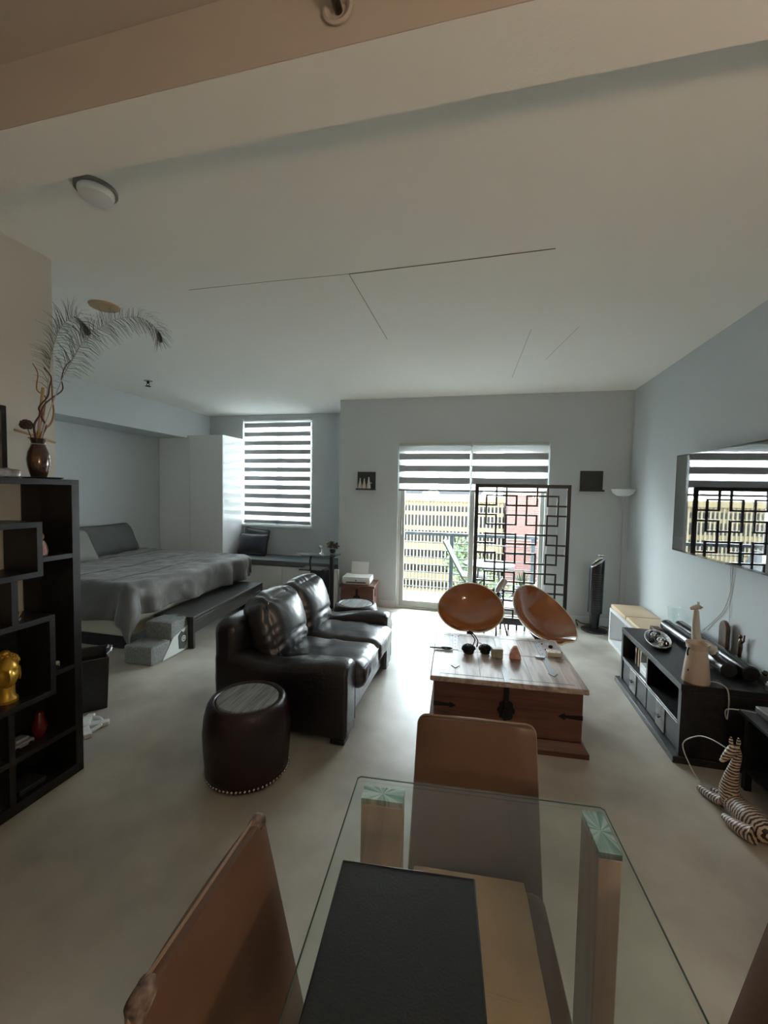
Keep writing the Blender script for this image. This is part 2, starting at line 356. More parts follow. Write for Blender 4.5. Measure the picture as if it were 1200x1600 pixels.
# ================================================================== THE ROOM
C = 2.683; XR = 1.611; YB = 5.168; XC = -1.85; YA = 6.0; XL = -4.93; Y0 = -2.6; XW = -2.24; YW = 1.754
struct(MB().b(XL-.2, XR+.2, Y0-.2, YB+.2, -.2, 0).b(XL-.2, XC, YB+.2, YA+.2, -.2, 0).build('floor', 'floor', smooth=False))
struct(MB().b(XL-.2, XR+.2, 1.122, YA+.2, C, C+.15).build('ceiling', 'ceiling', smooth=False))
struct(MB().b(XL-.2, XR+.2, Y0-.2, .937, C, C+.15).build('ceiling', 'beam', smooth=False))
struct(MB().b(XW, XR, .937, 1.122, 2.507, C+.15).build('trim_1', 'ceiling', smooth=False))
struct(MB().b(XW, XR, .934, .9365, 2.508, C-.001).build('beam_face_shade', 'beam', smooth=False))  # thin skin on the beam's near face, shade put into its darker colour
struct(MB().b(XR, XR+.2, Y0-.2, YB+.2, 0, C).build('wall_right', 'wall', smooth=False))
# door wall with its opening
DX0, DX1, DZ = -1.06, .745, 2.115
struct(MB().b(XC, DX0, YB, YB+.2, 0, C).b(DX1, XR, YB, YB+.2, 0, C).b(DX0, DX1, YB, YB+.2, DZ, C).build('wall_back', 'wall', smooth=False))
struct(MB().b(XC, XC+.2, YB+.2, YA+.2, 0, C).build('wall_side', 'wall', smooth=False))
WX0, WX1, WZ0, WZ1 = -3.80, -2.60, 0.93, 2.625
struct(MB().b(XL, WX0, YA, YA+.2, 0, C).b(WX1, XC, YA, YA+.2, 0, C).b(WX0, WX1, YA, YA+.2, 0, WZ0).b(WX0, WX1, YA, YA+.2, WZ1, C).build('wall_alcove', 'wall', smooth=False))
struct(MB().b(XL-.2, XL, YW-.15, YA+.2, 0, C).build('wall_left', 'wall', smooth=False))
struct(MB().b(XL, -4.41, YW, YA, 2.262, C).build('trim_2', 'wall', smooth=False))
struct(MB().b(XW-.12, XW, Y0, YW, 0, C).build('wall_near', 'wall_tan', smooth=False))
struct(MB().b(XL, XW-.12, YW-.15, YW, 0, C).build('wall_partition', 'wall', smooth=False))
struct(MB().b(XW-.12, XR, Y0-.2, Y0, 0, C).build('wall_kitchen', 'wall_tan', smooth=False))
bb = MB().b(XC+.0, DX0-.02, YB-.012, YB, 0, .09).b(DX1+.03, XR-.012, YB-.012, YB, 0, .09); struct(bb.build('baseboard_back', 'white_matte', bevel=.003))
struct(MB().b(XR-.012, XR, Y0, YB, 0, .09).build('baseboard_right', 'white_matte', bevel=.003))
# joints showing in the ceiling plasterboard
def joint(pts, r=.0025):
    return struct(MB().tube([(x, y, C) for x, y in pts], r, 6).build('trim_3', 'crack'))
joint([(-1.75, 2.185), (-1.2, 2.19), (-.749, 2.201)], .0016); joint([(-.749, 2.201), (-.2, 2.19), (.303, 2.175)], .0035)
joint([(-.749, 2.21), (-.755, 2.7), (-.761, 3.18)], .0018); joint([(.25, 4.44), (.3, 3.19)], .0012); joint([(.62, 3.19), (.50, 3.9)], .0012)

# sliding door
dr = MB(); y0, y1 = YB+.03, YB+.14
dr.b(DX0, DX0+.03, y0, y1, 0, DZ).b(DX1-.03, DX1, y0, y1, 0, DZ).b(DX0+.03, DX1-.03, y0, y1, DZ-.04, DZ).b(DX0+.03, DX1-.03, y0, y1, 0, .02)
door = struct(dr.build('door_1', 'white_matte', bevel=.002))
def sash(x0, x1, ya, yb, par, st=.05, bot=.08):
    m = MB().b(x0, x0+st, ya, yb, .022, DZ-.042).b(x1-st, x1, ya, yb, .022, DZ-.042).b(x0+st, x1-st, ya, yb, .022, .022+bot).b(x0+st, x1-st, ya, yb, DZ-.042-.06, DZ-.042)
    f = m.build('door_sash', 'frame', par, bevel=.002)
    MB().b(x0+st, x1-st, (ya+yb)/2-.003, (ya+yb)/2+.003, .022+bot, DZ-.102).build('glass_pane', 'glass', f, smooth=False); return f
s1 = sash(DX0+.031, -.10, YB+.04, YB+.075, door, .055); s2 = sash(-.165, DX1-.031, YB+.09, YB+.125, door, .045)
MB().b(-1.02, -1.005, YB+.02, YB+.04, .95, 1.15).build('door_handle', 'frame', door, bevel=.004)
# alcove window
wn = MB(); y0, y1 = YA+.07, YA+.14
wn.b(WX0, WX0+.05, y0, y1, WZ0, WZ1).b(WX1-.05, WX1, y0, y1, WZ0, WZ1).b(WX0+.05, WX1-.05, y0, y1, WZ1-.05, WZ1).b(WX0+.05, WX1-.05, y0, y1, WZ0, WZ0+.05)
wn.b(-3.235, -3.125, y0, y1, WZ0+.05, WZ1-.05).b(WX0+.05, -3.235, y0, y1, 1.25, 1.30).b(-3.125, WX1-.05, y0, y1, 1.25, 1.30)
win = struct(wn.build('window_1', 'frame', bevel=.002))
MB().b(WX0+.05, WX1-.05, YA+.10, YA+.106, WZ0+.05, WZ1-.05).build('glass_pane', 'glass', win, smooth=False)
MB().b(WX0-.01, WX1+.01, YA-.03, YA+.07, WZ0-.03, WZ0).build('window_sill', 'white', win, bevel=.004)

# zebra roller blinds
def blind(label, x0, x1, ztop, zbot, y, period, first, n, handle=False):
    t = thing('roller_blind', label, 'blind', ((x0+x1)/2, y, zbot), 0); t.location = (0, 0, 0)
    MB().b(x0, x1, y-.004, y+.035, ztop-.035, ztop).build('head_rail', 'frame', t, bevel=.004)
    op = MB(); sh = MB(); z = ztop-.035; top = z
    for k in range(n):
        a = first-k*period; bz = a-period*.52
        a = min(a, top)
        if bz < zbot+.02: bz = zbot+.02
        op.b(x0+.008, x1-.008, y, y+.0025, bz, a)
        if z-a > .003: sh.b(x0+.008, x1-.008, y+.001, y+.0017, a, z)
        z = bz
    if z > zbot+.022: sh.b(x0+.008, x1-.008, y+.001, y+.0017, zbot+.02, z)
    op.build('opaque_bands', 'band', t, smooth=False); sh.build('sheer_bands', 'sheer', t, smooth=False)
    MB().b(x0+.004, x1-.004, y-.008, y+.012, zbot, zbot+.022).build('bottom_rail', 'dark_grey_rail', t, bevel=.004)
    if handle: MB().lathe([(.02, 0), (.024, .006), (.012, .012)], ((x0+x1)/2+.02, y-.02, zbot+.0), 12).build('pull_tab', 'black_plastic', t)
    return t
blind('grey and white striped roller blind over left door panel, half lowered', -1.05, -.155, DZ-.002, 1.515, YB-.015, .1492, 1.985, 4)
blind('grey and white striped roller blind over right door panel behind the lattice screen', -.145, .735, DZ-.002, 1.515, YB-.015, .1492, 1.985, 4)
blind('grey and white striped roller blind fully lowered over the alcove window', -3.785, -2.615, 2.622, .955, YA+.005, .1405, 2.555, 12, True)

# ================================================================== OUTSIDE
b_ = MB().b(-2.2, 1.75, YB+.2, 6.25, -.22, -.02); balc = struct(b_.build('floor', 'slab', smooth=False))
rl = thing('balcony_railing', 'pale grey balcony railing of thin horizontal bars beyond the glass door', 'railing', (0, 6.15, 0))
MB().b(-2.2, 1.75, -.03, .03, .86, .905).build('top_rail', 'rail', rl, bevel=.004)
for x in (-1.8, -.43, .71, 1.7): MB().b(x-.028, x+.028, -.02, .02, -.02, .86).build('post', 'rail', rl, bevel=.003)
for k in range(7): MB().b(-2.2, 1.75, -.008, .008, .86-.112*(k+1)-.006, .86-.112*(k+1)+.006).build('bar', 'rail', rl)
# patio chair seen from the side
pc = thing('patio_chair', 'folding patio chair with sloping grey mesh back beside balcony table', 'chair', (-.22, 5.80, -.02))
MB().tube([(.30, -.22, .0), (-.02, -.22, .38), (-.28, -.22, .86)], .012).tube([(.30, .22, .0), (-.02, .22, .38), (-.28, .22, .86)], .012).tube([(-.28, -.22, .86), (-.28, .22, .86)], .012).tube([(-.12, -.22, 0), (.28, -.22, .40)], .011).tube([(-.12, .22, 0), (.28, .22, .40)], .011).build('frame', 'rail', pc)
MB().box((-.15, 0, .62), (.008, .42, .50), (0, -.48, 0)).build('backrest', 'mesh_fab', pc)
MB().box((.13, 0, .395), (.34, .42, .01)).build('seat', 'mesh_fab', pc)
pt = thing('patio_table', 'round grey patio table standing on the balcony', 'table', (.10, 5.75, -.02))
MB().lathe([(0, .55), (.335, .55), (.34, .56), (.34, .57), (.335, .575), (0, .575)], n=40).build('tabletop', 'rail', pt)
for k in range(4):
    a = PI/4+k*PI/2; MB().tube([(.25*math.cos(a), .25*math.sin(a), 0), (.18*math.cos(a), .18*math.sin(a), .55)], .012).build('leg', 'rail', pt)
pp = thing('potted_plant', 'small potted plant with pointed leaves on the balcony right of the table', 'plant', (.56, 5.98, -.02))
MB().lathe([(.09, 0), (.12, .22), (.11, .22), (.1, .2), (0, .2)], n=20).build('pot', 'slab', pp)
lf = MB()
for k in range(14):
    a = k*2.4; h = .25+.02*(k % 5); r = .12+.012*(k % 4)
    lf.prism([(-.015, 0), (0, -.0), (.015, 0), (.01, h*.6), (0, h), (-.01, h*.6)], 0, .002, Matrix.Translation((0, 0, .2)) @ Matrix.Rotation(a, 4, 'Z') @ Matrix.Rotation(PI/2-.5, 4, 'X'))
lf.build('leaves', 'leaf_a', pp)

# garage with its vertical fins
gz = [(.54, .12), (-.14, -.95), (-1.27, -2.1), (-2.7, -3.3), (-3.85, -4.35), (-5.0, -5.6), (-6.2, -6.9)]
ga = thing('parking_garage', 'long yellow parking garage with vertical fins beyond the balcony railing', 'building', (0, 30, 0))
zs = [1.27]+[v for p in gz for v in p]+[-10]
g = MB()
for i in range(0, len(zs)-1, 2): g.b(-32, 1.45, 0, .4, zs[i+1], zs[i])
g.build('wall', 'garage', ga, smooth=False)
MB().b(-32, 1.45, 1.2, 14, -10, .9).build('interior', 'dark_open', ga, smooth=False)
fn = MB(); x = -31.9
while x < 1.4: fn.b(x-.045, x+.045, -.07, .0, -6.4, .86); x += .2575
fn.build('fins', 'fin', ga, smooth=False)
MB().b(-32, 1.5, -.25, .0, .88, 1.29).build('parapet', 'garage', ga, smooth=False)
bk = thing('brick_building', 'tall red brick building right of the yellow garage', 'building', (2.82, 29, 0))
MB().b(-1.18, 1.18, 0, 8, -10, 7).build('wall', 'brick', bk, smooth=False)
for z in (-4.6, -1.6, 1.4, 4.4): MB().b(-1.2, 1.2, -.06, 0, z, z+.25).build('string_course', 'fin', bk, smooth=False)
tl = thing('office_building', 'blue green clad building right of the brick building', 'building', (6.6, 34, 0))
MB().b(-2.2, 5, 0, 8, -10, 3.2).build('wall', 'teal', tl, smooth=False)
for z in (-6, -4, -2, 0, 2): MB().b(-2.25, 5, -.05, 0, z, z+.8).build('window_band', 'dark_open', tl, smooth=False)
for i, (x, wd, h, lb) in enumerate(((-26, 9, 4.6, 'low pale distant building above the left end of the garage roof'), (-14, 7, 3.6, 'pale distant block seen over the middle of the garage roof'), (-4, 8, 5.2, 'pale distant block over the right end of the garage roof'))):
    t = thing('distant_building', lb, 'building', (x, 75, 0)); MB().b(-wd/2, wd/2, 0, 6, -10, h).build('wall', 'far', t, smooth=False)
    wm = MB()
    for zz in range(-4, int(h)): wm.b(-wd/2+.3, wd/2-.3, -.05, 0, zz+.3, zz+.7)
    wm.build('window_bands', 'dark_open', t, smooth=False)
o = MB().b(-60, 40, 6.9, 120, -10.2, -10).build('floor', 'street', smooth=False); struct(o)
def tree(label, x, y, ztop, rad, hgt, leaf, seed, n=1500, ls=.22):
    rnd = random.Random(seed); t = thing('tree', label, 'tree', (x, y, -10), 0, 'trees in front of the garage')
    MB().tube([(0, 0, 0), (.1, 0, (ztop+10-hgt)*.6), (0, .1, ztop+10-hgt*.4)], [.18, .14, .05], 8).build('trunk', 'trunk', t)
    m = MB(); cz = ztop+10-hgt/2
    blobs = [(rnd.uniform(-.55, .55)*rad, rnd.uniform(-.5, .5)*rad, cz+rnd.uniform(-.4, .35)*hgt, rnd.uniform(.35, .6)) for _ in range(9)]
    for k in range(n):
        bx, by, bz, br = blobs[k % 9]
        d = Vector((rnd.gauss(0, 1), rnd.gauss(0, 1), rnd.gauss(0, 1))).normalized()*(rnd.random()**.35)
        p = Vector((bx+d.x*br*rad, by+d.y*br*rad, bz+d.z*br*hgt*.5)); R = Euler((rnd.uniform(0, 6), rnd.uniform(0, 6), rnd.uniform(0, 6))).to_matrix(); s_ = ls*rnd.uniform(.6, 1.2)
        vs = [m.bm.verts.new(p+R @ Vector(q)) for q in ((-s_*.5, 0, 0), (0, -s_*.3, .02), (s_*.5, 0, 0), (0, s_*.3, .02))]; m.bm.faces.new(vs)
    me = m.build('foliage', leaf, t, smooth=False); return t
tree('bushy green tree rising above the balcony rail in front of the garage', -.4, 25.5, -1.1, 2.0, 5.0, 'leaf_a', 1, 2600)
tree('rounded green tree seen through the lattice screen', 1.9, 21, -2.3, 1.5, 4.0, 'leaf_a', 2, 1800)
tree('yellow green tree beside the right edge of the glass door', 4.6, 26, 1.3, 1.3, 7.5, 'leaf_c', 3, 2000)
for i, (x, y, zt) in enumerate(((-8.2, 22, -3.9), (-5.2, 22, -4.1), (-2.3, 21.5, -3.7), (.2, 17.5, -4.3), (3.2, 17, -4.0), (-11.5, 23, -3.4))):
    tree(['dark green tree at the far left of the low row below the railing', 'dark green low tree left of centre below the railing', 'green tree low behind the left railing post', 'dark bushy tree low behind the patio table', 'low dark tree behind the right railing post', 'low dark tree beyond the left edge of the garage view'][i], x, y, zt, 1.4, 3.4, 'leaf_b' if i % 2 else 'leaf_a', 10+i, 1500)

# ================================================================== CEILING FITTINGS
t = thing('smoke_detector', 'white round smoke detector on the ceiling just past the beam', 'smoke detector', (-1.535, 1.385, C))
MB().lathe([(0, -.012), (.075, -.012), (.075, 0), (0, 0)], n=32).build('mounting_plate', 'grey_obj', t)
MB().lathe([(0, -.045), (.035, -.044), (.058, -.036), (.064, -.022), (.064, -.012), (0, -.012)], n=32).build('cover', 'white', t)
t = thing('ceiling_lamp', 'flat round beige ceiling light above the peacock feathers', 'lamp', (-2.456, 2.264, C))
MB().lathe([(0, -.02), (.065, -.018), (.085, -.010), (.09, 0), (0, 0)], n=36).build('diffuser', 'straw', t)
t = thing('sprinkler_head', 'small chrome sprinkler head in the ceiling over the bed', 'sprinkler', (-3.67, 3.92, C))
MB().lathe([(.045, -.004), (.045, 0), (0, 0)], n=20).build('escutcheon', 'silver', t)
MB().lathe([(.012, -.03), (.014, -.004)], n=12).tube([(-.012, 0, -.028), (-.016, 0, -.045), (0, 0, -.058)], .004, 6).tube([(.012, 0, -.028), (.016, 0, -.045), (0, 0, -.058)], .004, 6).lathe([(.03, -.062), (.03, -.058)], n=12).build('nozzle', 'iron', t)
t = thing('sprinkler_head', 'beige sidewall sprinkler on the beam at the top of the picture', 'sprinkler', (-.351, .9335, 2.585))
RX = Matrix.Rotation(PI/2, 3, 'X')
MB().lathe([(.026, 0), (.034, .002), (.036, .008), (.030, .010), (.022, .006), (.018, .0)], n=28, R=RX, cap=False).build('escutcheon', 'beam', t)
MB().lathe([(.010, 0), (.010, .03), (.013, .034), (.006, .05), (.004, .065)], n=16, R=RX).box((0, -.068, .004), (.03, .002, .02)).build('nozzle', 'bronze', t)

# ================================================================== WARDROBE, WINDOW SEAT
XWR = -3.80
t = thing('wardrobe', 'tall white wardrobe in the corner beside the alcove window', 'wardrobe', (0, 0, 0))
MB().b(XL+.005, XWR, 5.485, 5.995, .0, 2.30).build('body', 'white', t, bevel=.002)
MB().b(XL+.008, -4.372, 5.463, 5.484, .06, 2.298).build('door', 'white', t, bevel=.002)
MB().b(-4.368, XWR, 5.463, 5.484, .06, 2.298).build('door', 'white', t, bevel=.002)
t = thing('window_seat', 'white built-in bench box under the alcove window', 'bench', (0, 0, 0))
MB().b(XWR+.004, XC-.003, 5.50, 5.995, 0, .375).build('body', 'white_matte', t, bevel=.003)
MB().b(XWR+.004, -2.83, 5.482, 5.499, .03, .37).build('panel', 'white_matte', t, bevel=.002); MB().b(-2.825, XC-.003, 5.482, 5.499, .03, .37).build('panel', 'white_matte', t, bevel=.002)
o = MB().soft((( XWR+XC)/2+.002, 5.735, .421), (XC-XWR-.012, .52, .09), .02, 8, (0, 0, .004)).build('seat_cushion', 'cushion'); tag(o, 'long dark grey cushion on the window seat', 'cushion')
def pillow(name, m, label, loc, d, rot, group=None, seed=0, sub='', pinch=.10):
    def fn(p, n, u):
        e = max(abs(u.x), abs(u.z)); th = (1-abs(u.x)**2.4)*(1-abs(u.z)**2.4)
        k = -p.y*(1-max(th, .0)**.55)*.92
        cx = -p.x*pinch*(1-abs(u.x*0)-u.z*u.z)*abs(u.x)**2; cz = -p.z*pinch*(1-u.x*u.x)*abs(u.z)**2
        w_ = .012*nz(p, 7, seed)*(1 if th > .05 else .3)
        return Vector((cx, k+w_, cz))
    R = Euler(rot).to_matrix(); o = MB().soft((0, 0, 0), d, min(d)/2.2, 16, fn=fn).build(name, m, angle=60, loc=loc)
    o.rotation_euler = rot; tag(o, label, 'pillow', group); return o
pillow('throw_pillow', 'navy', 'square navy throw pillow in front on the window seat', (-3.475, 5.78, .64), (.56, .18, .38), (-.30, 0, -.05), seed=2)
pillow('throw_pillow', 'navy', 'navy throw pillow mostly hidden behind the front pillow on the window seat', (-3.50, 5.89, .67), (.46, .13, .44), (-.15, .10, .0), seed=5)

# ================================================================== BED
BX0, BX1, BY0, BY1, BT = XL+.02, -3.10, 3.05, 4.86, .60
t = thing('bed', 'large bed under a rumpled grey duvet against the left wall', 'bed', (0, 0, 0))
MB().b(BX0, BX1-.06, BY0+.04, BY1-.04, .0, .13).build('base', 'black_plastic', t, bevel=.01)
MB().b(BX0, BX1-.01, BY0+.0, BY1-.02, .131, .36).build('box_spring', 'cream', t, bevel=.015)
MB().soft(((BX0+BX1)/2, (BY0+BY1)/2, .46), (BX1-BX0, BY1-BY0, .20), .05, 8).build('mattress', 'lgrey_fab', t)
# duvet: a sheet draped over the mattress with ruffled, hanging edges
dm = MB(); NX, NY = 90, 96
L_, W_ = BX1-BX0+.02, BY1-BY0
grid = []
for i in range(NX+1):
    row = []
    for j in range(NY+1):
        u = .12 + (L_-.12+.33)*i/NX; v_ = -.37+(W_+.37+.28)*j/NY      # along x from the head, across y
        ox = max(0, u-L_); oyn = max(0, -v_); oyf = max(0, v_-W_)
        rr = .07
        def drop(o_):
            if o_ <= 0: return 0, 0
            if o_ < rr*PI/2: a = o_/rr; return rr*math.sin(a), rr*(1-math.cos(a))
            return rr, rr+(o_-rr*PI/2)
        hx, zx = drop(ox); hn, zn = drop(oyn); hf, zf = drop(oyf)
        x = BX0+min(u, L_)+hx; y = BY0+max(0, min(v_, W_))-hn+hf
        z = BT+.025-max(zx, zn, zf)-.75*min(zx, zn)
        # folds grow towards the hem
        fx = .045*math.sin(y*15+7*nz(Vector((y, 0, 0)), 1.7, 2))*min(1, zx/.25)+.02*nz(Vector((x, y, z)), 9, 3)*min(1, zx/.1)
        fy = .045*math.sin(x*14+7*nz(Vector((x, 0, 0)), 1.7, 5))*min(1, zn/.25)+.02*nz(Vector((x, y, z)), 9, 7)*min(1, zn/.1)
        x += max(fx, -.03)+.02*min(1, zx/.1); y -= max(fy, -.03)+.02*min(1, zn/.1)
        if zx > 0 and zn > 0: x += .04*min(1, zx/.2); y -= .04*min(1, zn/.2)
        if max(zx, zn, zf) < .03: z += .014*nz(Vector((x, y, 0)), 3.5, 1)+.012*nz(Vector((x*1.6, y*.7, 0)), 9, 4)
        row.append(dm.bm.verts.new((x, y, max(z, .03))))
    grid.append(row)
for i in range(NX):
    for j in range(NY): dm.bm.faces.new([grid[i][j], grid[i+1][j], grid[i+1][j+1], grid[i][j+1]])
dv = dm.build('duvet', 'duvet', t, angle=80)
so = dv.modifiers.new('solid', 'SOLIDIFY'); so.thickness = .018; so.offset = 0
sm = MB()
for xq in (-4.35, -3.75, -3.3):
    pts = []
    for k in range(40):
        y = BY0+.03+k*(BY1-BY0-.06)/39; pts.append((xq, y, BT+.036+.014*nz(Vector((xq, y, 0)), 3.5, 1)))
    sm.tube(pts, .003, 5)
sm.build('seams', 'grey_fab', dv)
pillow('bed_pillow', 'grey_fab', 'dark grey pillow leaning at the far side of the bed head', (-4.70, 4.36, .80), (.92, .22, .46), (-.45, 0, PI/2+.10), seed=9, pinch=.05)
pillow('bed_pillow', 'lgrey_fab', 'pale grey pillow leaning at the near side of the bed head', (-4.50, 3.60, .79), (.70, .20, .46), (-.55, 0, PI/2-.05), seed=12, pinch=.05)

# bench at the foot of the bed
t = thing('foot_bench', 'long dark wood low bench with a drawer at the foot of the bed', 'bench', (-2.585, 3.27, 0), math.radians(5.5))
MB().b(-.40, 0, 0, 1.50, .272, .30).build('top', 'bench', t, bevel=.003)
MB().b(-.40, 0, .0, .03, 0, .271).build('side_panel', 'bench', t, bevel=.002); MB().b(-.40, 0, 1.47, 1.50, 0, .271).build('side_panel', 'bench', t, bevel=.002)
MB().b(-.39, -.016, .031, 1.469, .15, .27).build('drawer_box', 'black_wood', t)
d_ = MB().b(-.015, -.001, .032, 1.468, .145, .268).build('drawer', 'bench', t, bevel=.002)
MB().tube([(-.001, 1.30, .222), (.012, 1.30, .222), (.012, 1.40, .222), (-.001, 1.40, .222)], .003, 6).build('handle', 'silver', d_)

# pet stairs
t = thing('pet_stairs', 'two-step grey plush pet stairs with a dark patch beside the bed', 'pet stairs', (-2.645, 2.83, 0), .0)
def fz(p, n, u): return n*.004*nz(p, 25, 2)
MB().soft((-.14, .115, .08), (.28, .23, .16), .02, 10, fn=fz).build('lower_step', 'pet', t)
MB().soft((-.14, .365, .15), (.28, .265, .30), .02, 10, fn=fz).build('upper_step', 'pet', t)
# satin triangle and patch on the side towards the room
TS = Matrix(((0, 0, 1, 0), (1, 0, 0, 0), (0, 1, 0, 0), (0, 0, 0, 1)))
MB().prism([(.12, .005), (.49, .01), (.49, .24), (.25, .17)], 0.0, .005, TS).build('satin_panel', 'pet_pale', t)
pa = MB().prism([(.32, .04), (.385, .02), (.42, .09), (.405, .19), (.375, .175), (.35, .195), (.31, .16)], .005, .009, TS).build('patch', 'owl', t)
MB().lathe([(.028, 0), (.028, .003), (.02, .003), (.02, 0)], (.009, .372, .12), 20, R=Matrix.Rotation(PI/2, 3, 'Y')).ball((.010, .374, .12), (.004, .012, .012)).build('ring', 'pet_pale', pa)

# hamper and white stand behind the bookcase
t = thing('laundry_hamper', 'tapered black hamper with a metal handle behind the bookcase', 'hamper', (-2.615, 2.185, 0), math.radians(48))
hb = MB()
A = [(-.13, -.11), (.15, -.11), (.15, .11), (-.13, .11)]; B = [(-.16, -.14), (.165, -.14), (.165, .14), (-.16, .14)]
va = [hb.bm.verts.new((x, y, 0)) for x, y in A]; vb = [hb.bm.verts.new((x, y, .36)) for x, y in B]; vc = [hb.bm.verts.new((x*.93, y*.93, .36)) for x, y in B]; vd = [hb.bm.verts.new((x*.9, y*.9, .02)) for x, y in A]
for P_, Q_ in ((va, vb), (vb, vc), (vc, vd)):
    for k in range(4): hb.bm.faces.new([P_[k], P_[(k+1) % 4], Q_[(k+1) % 4], Q_[k]])
hb.bm.faces.new(va[::-1]); hb.bm.faces.new(vd)
hb.build('basket', 'black_wood', t, bevel=.006)
MB().tube(smoothpath([(.155, -.06, .355), (.172, -.06, .375), (.18, 0, .385), (.172, .06, .375), (.155, .06, .355)]), .006, 8).build('handle', 'chrome', t)
t = thing('plastic_stand', 'white plastic star-shaped stand lying on the floor by the bookcase', 'stand', (-2.36, 1.98, 0), .3)
m = MB()
for a in (0.2, 1.45, 2.7, 3.9, 5.1):
    c_, s_ = math.cos(a), math.sin(a); m.prism([(-.03, .0), (.03, .0), (.022, .14), (-.022, .14)], 0, .03, Matrix.Rotation(a, 4, 'Z'))
m.lathe([(.045, 0), (.045, .045), (.03, .05), (0, .05)], n=20).build('base', 'white', t, bevel=.006)
MB().tube(smoothpath([(.10*math.cos(k*PI/6), .10*math.sin(k*PI/6), .02) for k in range(13)], 2), .012, 8).build('ring', 'white', t)

# ================================================================== BOOKCASE
FX, BXX = -2.02, -2.234; q = .026
t = thing('bookcase', 'black cube bookcase with staggered boxes at the left edge', 'bookcase', (0, 0, 0))
MB().b(BXX, FX, .50, 1.70, 1.503, 1.53).build('top', 'black_wood', t, bevel=.001)
MB().b(BXX, FX, .50, 1.70, 0, .05).build('plinth', 'black_wood', t, bevel=.001)
MB().b(BXX, FX, 1.66, 1.70, .05, 1.503).build('side_panel', 'black_wood', t, bevel=.001)
MB().b(BXX, FX, .50, .54, .05, 1.503).build('side_panel', 'black_wood', t, bevel=.001)
MB().b(BXX, BXX+.006, 1.575, 1.66, .05, 1.503).build('back_panel', 'black_wood', t)
MB().b(BXX+.001, BXX+.006, .54, 1.575, .05, .86).build('back_panel', 'black_wood', t)
def cubebox(y0, y1, z0, z1):
    MB().b(BXX+.006, FX, y0, y1, z1-q, z1).b(BXX+.006, FX, y0, y1, z0, z0+q).b(BXX+.006, FX, y0, y0+q, z0+q, z1-q).b(BXX+.006, FX, y1-q, y1, z0+q, z1-q).build('cube_box', 'black_wood', t, bevel=.001)
cubebox(.95, 1.515, 1.068, 1.328); cubebox(.95, 1.565, .474, .87); cubebox(.60, .93, .95, 1.40)
MB().b(BXX+.006, FX, 1.515, 1.66, 1.135, 1.158).build('shelf', 'black_wood', t); MB().b(BXX+.006, FX, 1.565, 1.66, .562, .585).build('shelf', 'black_wood', t)
MB().b(BXX+.006, FX, 1.376, 1.403, .87, 1.068).build('divider', 'black_wood', t); MB().b(BXX+.006, FX, 1.20, 1.66, .235, .26).build('shelf', 'black_wood', t)
MB().b(BXX+.006, FX, 1.35, 1.376, .26, .474).build('divider', 'black_wood', t); MB().b(BXX+.006, FX, 1.35, 1.376, .05, .235).build('divider', 'black_wood', t)
# things on the bookcase
t = thing('head_statue', 'golden head bust in the middle cube of the bookcase', 'statue', (-2.105, 1.405, .501), -.42)
MB().lathe([(.0, 0), (.040, 0), (.041, .014), (.030, .03), (.030, .075), (.0, .075)], n=24).build('neck', 'gold', t)
hd = MB().ball((0, 0, .135), (.054, .046, .076), 48, 32)
for v in hd.bm.verts:
    p = v.co.copy(); dz = p.z-.135
    if p.x > 0:
        v.co.x += .018*math.exp(-((p.y/.008)**2+((dz+.002)/.022)**2))+.008*math.exp(-((p.y/.011)**2+((dz+.014)/.008)**2))
        v.co.x -= .010*math.exp(-(((abs(p.y)-.019)/.011)**2+((dz-.012)/.010)**2))
        v.co.x += .0035*math.exp(-(((abs(p.y)-.019)/.010)**2+((dz-.010)/.004)**2))
        v.co.x += .008*math.exp(-((p.y/.015)**2+((dz+.033)/.005)**2))-.003*math.exp(-((p.y/.018)**2+((dz+.0335)/.0015)**2))
    if dz < -.01: v.co.y *= 1-.14*min(1, (-dz-.01)/.06)
hd.build('face', 'gold', t)
for s_ in (-1, 1): MB().ball((-.002, s_*.047, .122), (.010, .006, .034), 12, 10).build('ear', 'gold', t)
hr = MB().ball((-.024, 0, .168), (.046, .050, .050), 24, 14).ball((-.024, 0, .216), (.020, .020, .018))
for k in range(110):
    a = k*2.4; e = 1.42*(k/110)**.5; d = Vector((math.cos(a)*math.sin(e), math.sin(a)*math.sin(e), math.cos(e))); hr.ball((-.024+.046*d.x, .050*d.y, .168+.050*d.z), .0062, 6, 5)
hr.build('hair_curls', 'gold', t)
t = thing('ornament_figurine', 'mottled pink seated figurine on the upper right shelf of the bookcase', 'figurine', (-2.10, 1.56, 1.158))
MB().lathe([(0, 0), (.030, 0), (.034, .02), (.028, .05), (.018, .07), (0, .07)], n=20).build('body', 'pinkfig', t)
MB().ball((0, 0, .09), (.019, .019, .022)).ball((0, 0, .118), .008).build('head', 'pinkfig', t)
o = MB().ball((0, 0, .028), .028, 20, 14).build('glass_ball', 'blue', loc=(-2.08, 1.335, 1.0942)); tag(o, 'blue glass ball in the upper cube of the bookcase', 'ornament')
t = thing('jar', 'small black lidded jar on top of the upper cube', 'jar', (-2.11, 1.33, 1.328))
MB().lathe([(0, 0), (.038, 0), (.04, .045), (.03, .055), (0, .055)], n=20).build('body', 'black_plastic', t); MB().lathe([(.03, .055), (.03, .065), (.008, .07), (0, .07)], n=20).build('lid', 'black_plastic', t)
o = MB().lathe([(0, 0), (.02, 0), (.03, .02), (.034, .055), (.022, .085), (.014, .12), (.018, .11), (0, .11)], n=24).build('vase', 'red', loc=(-2.10, 1.54, .261)); tag(o, 'small dark red vase on the low shelf of the bookcase', 'vase')
t = thing('toy_animal', 'tiny pale animal figure on the right lower shelf of the bookcase', 'figurine', (-2.08, 1.61, .585))
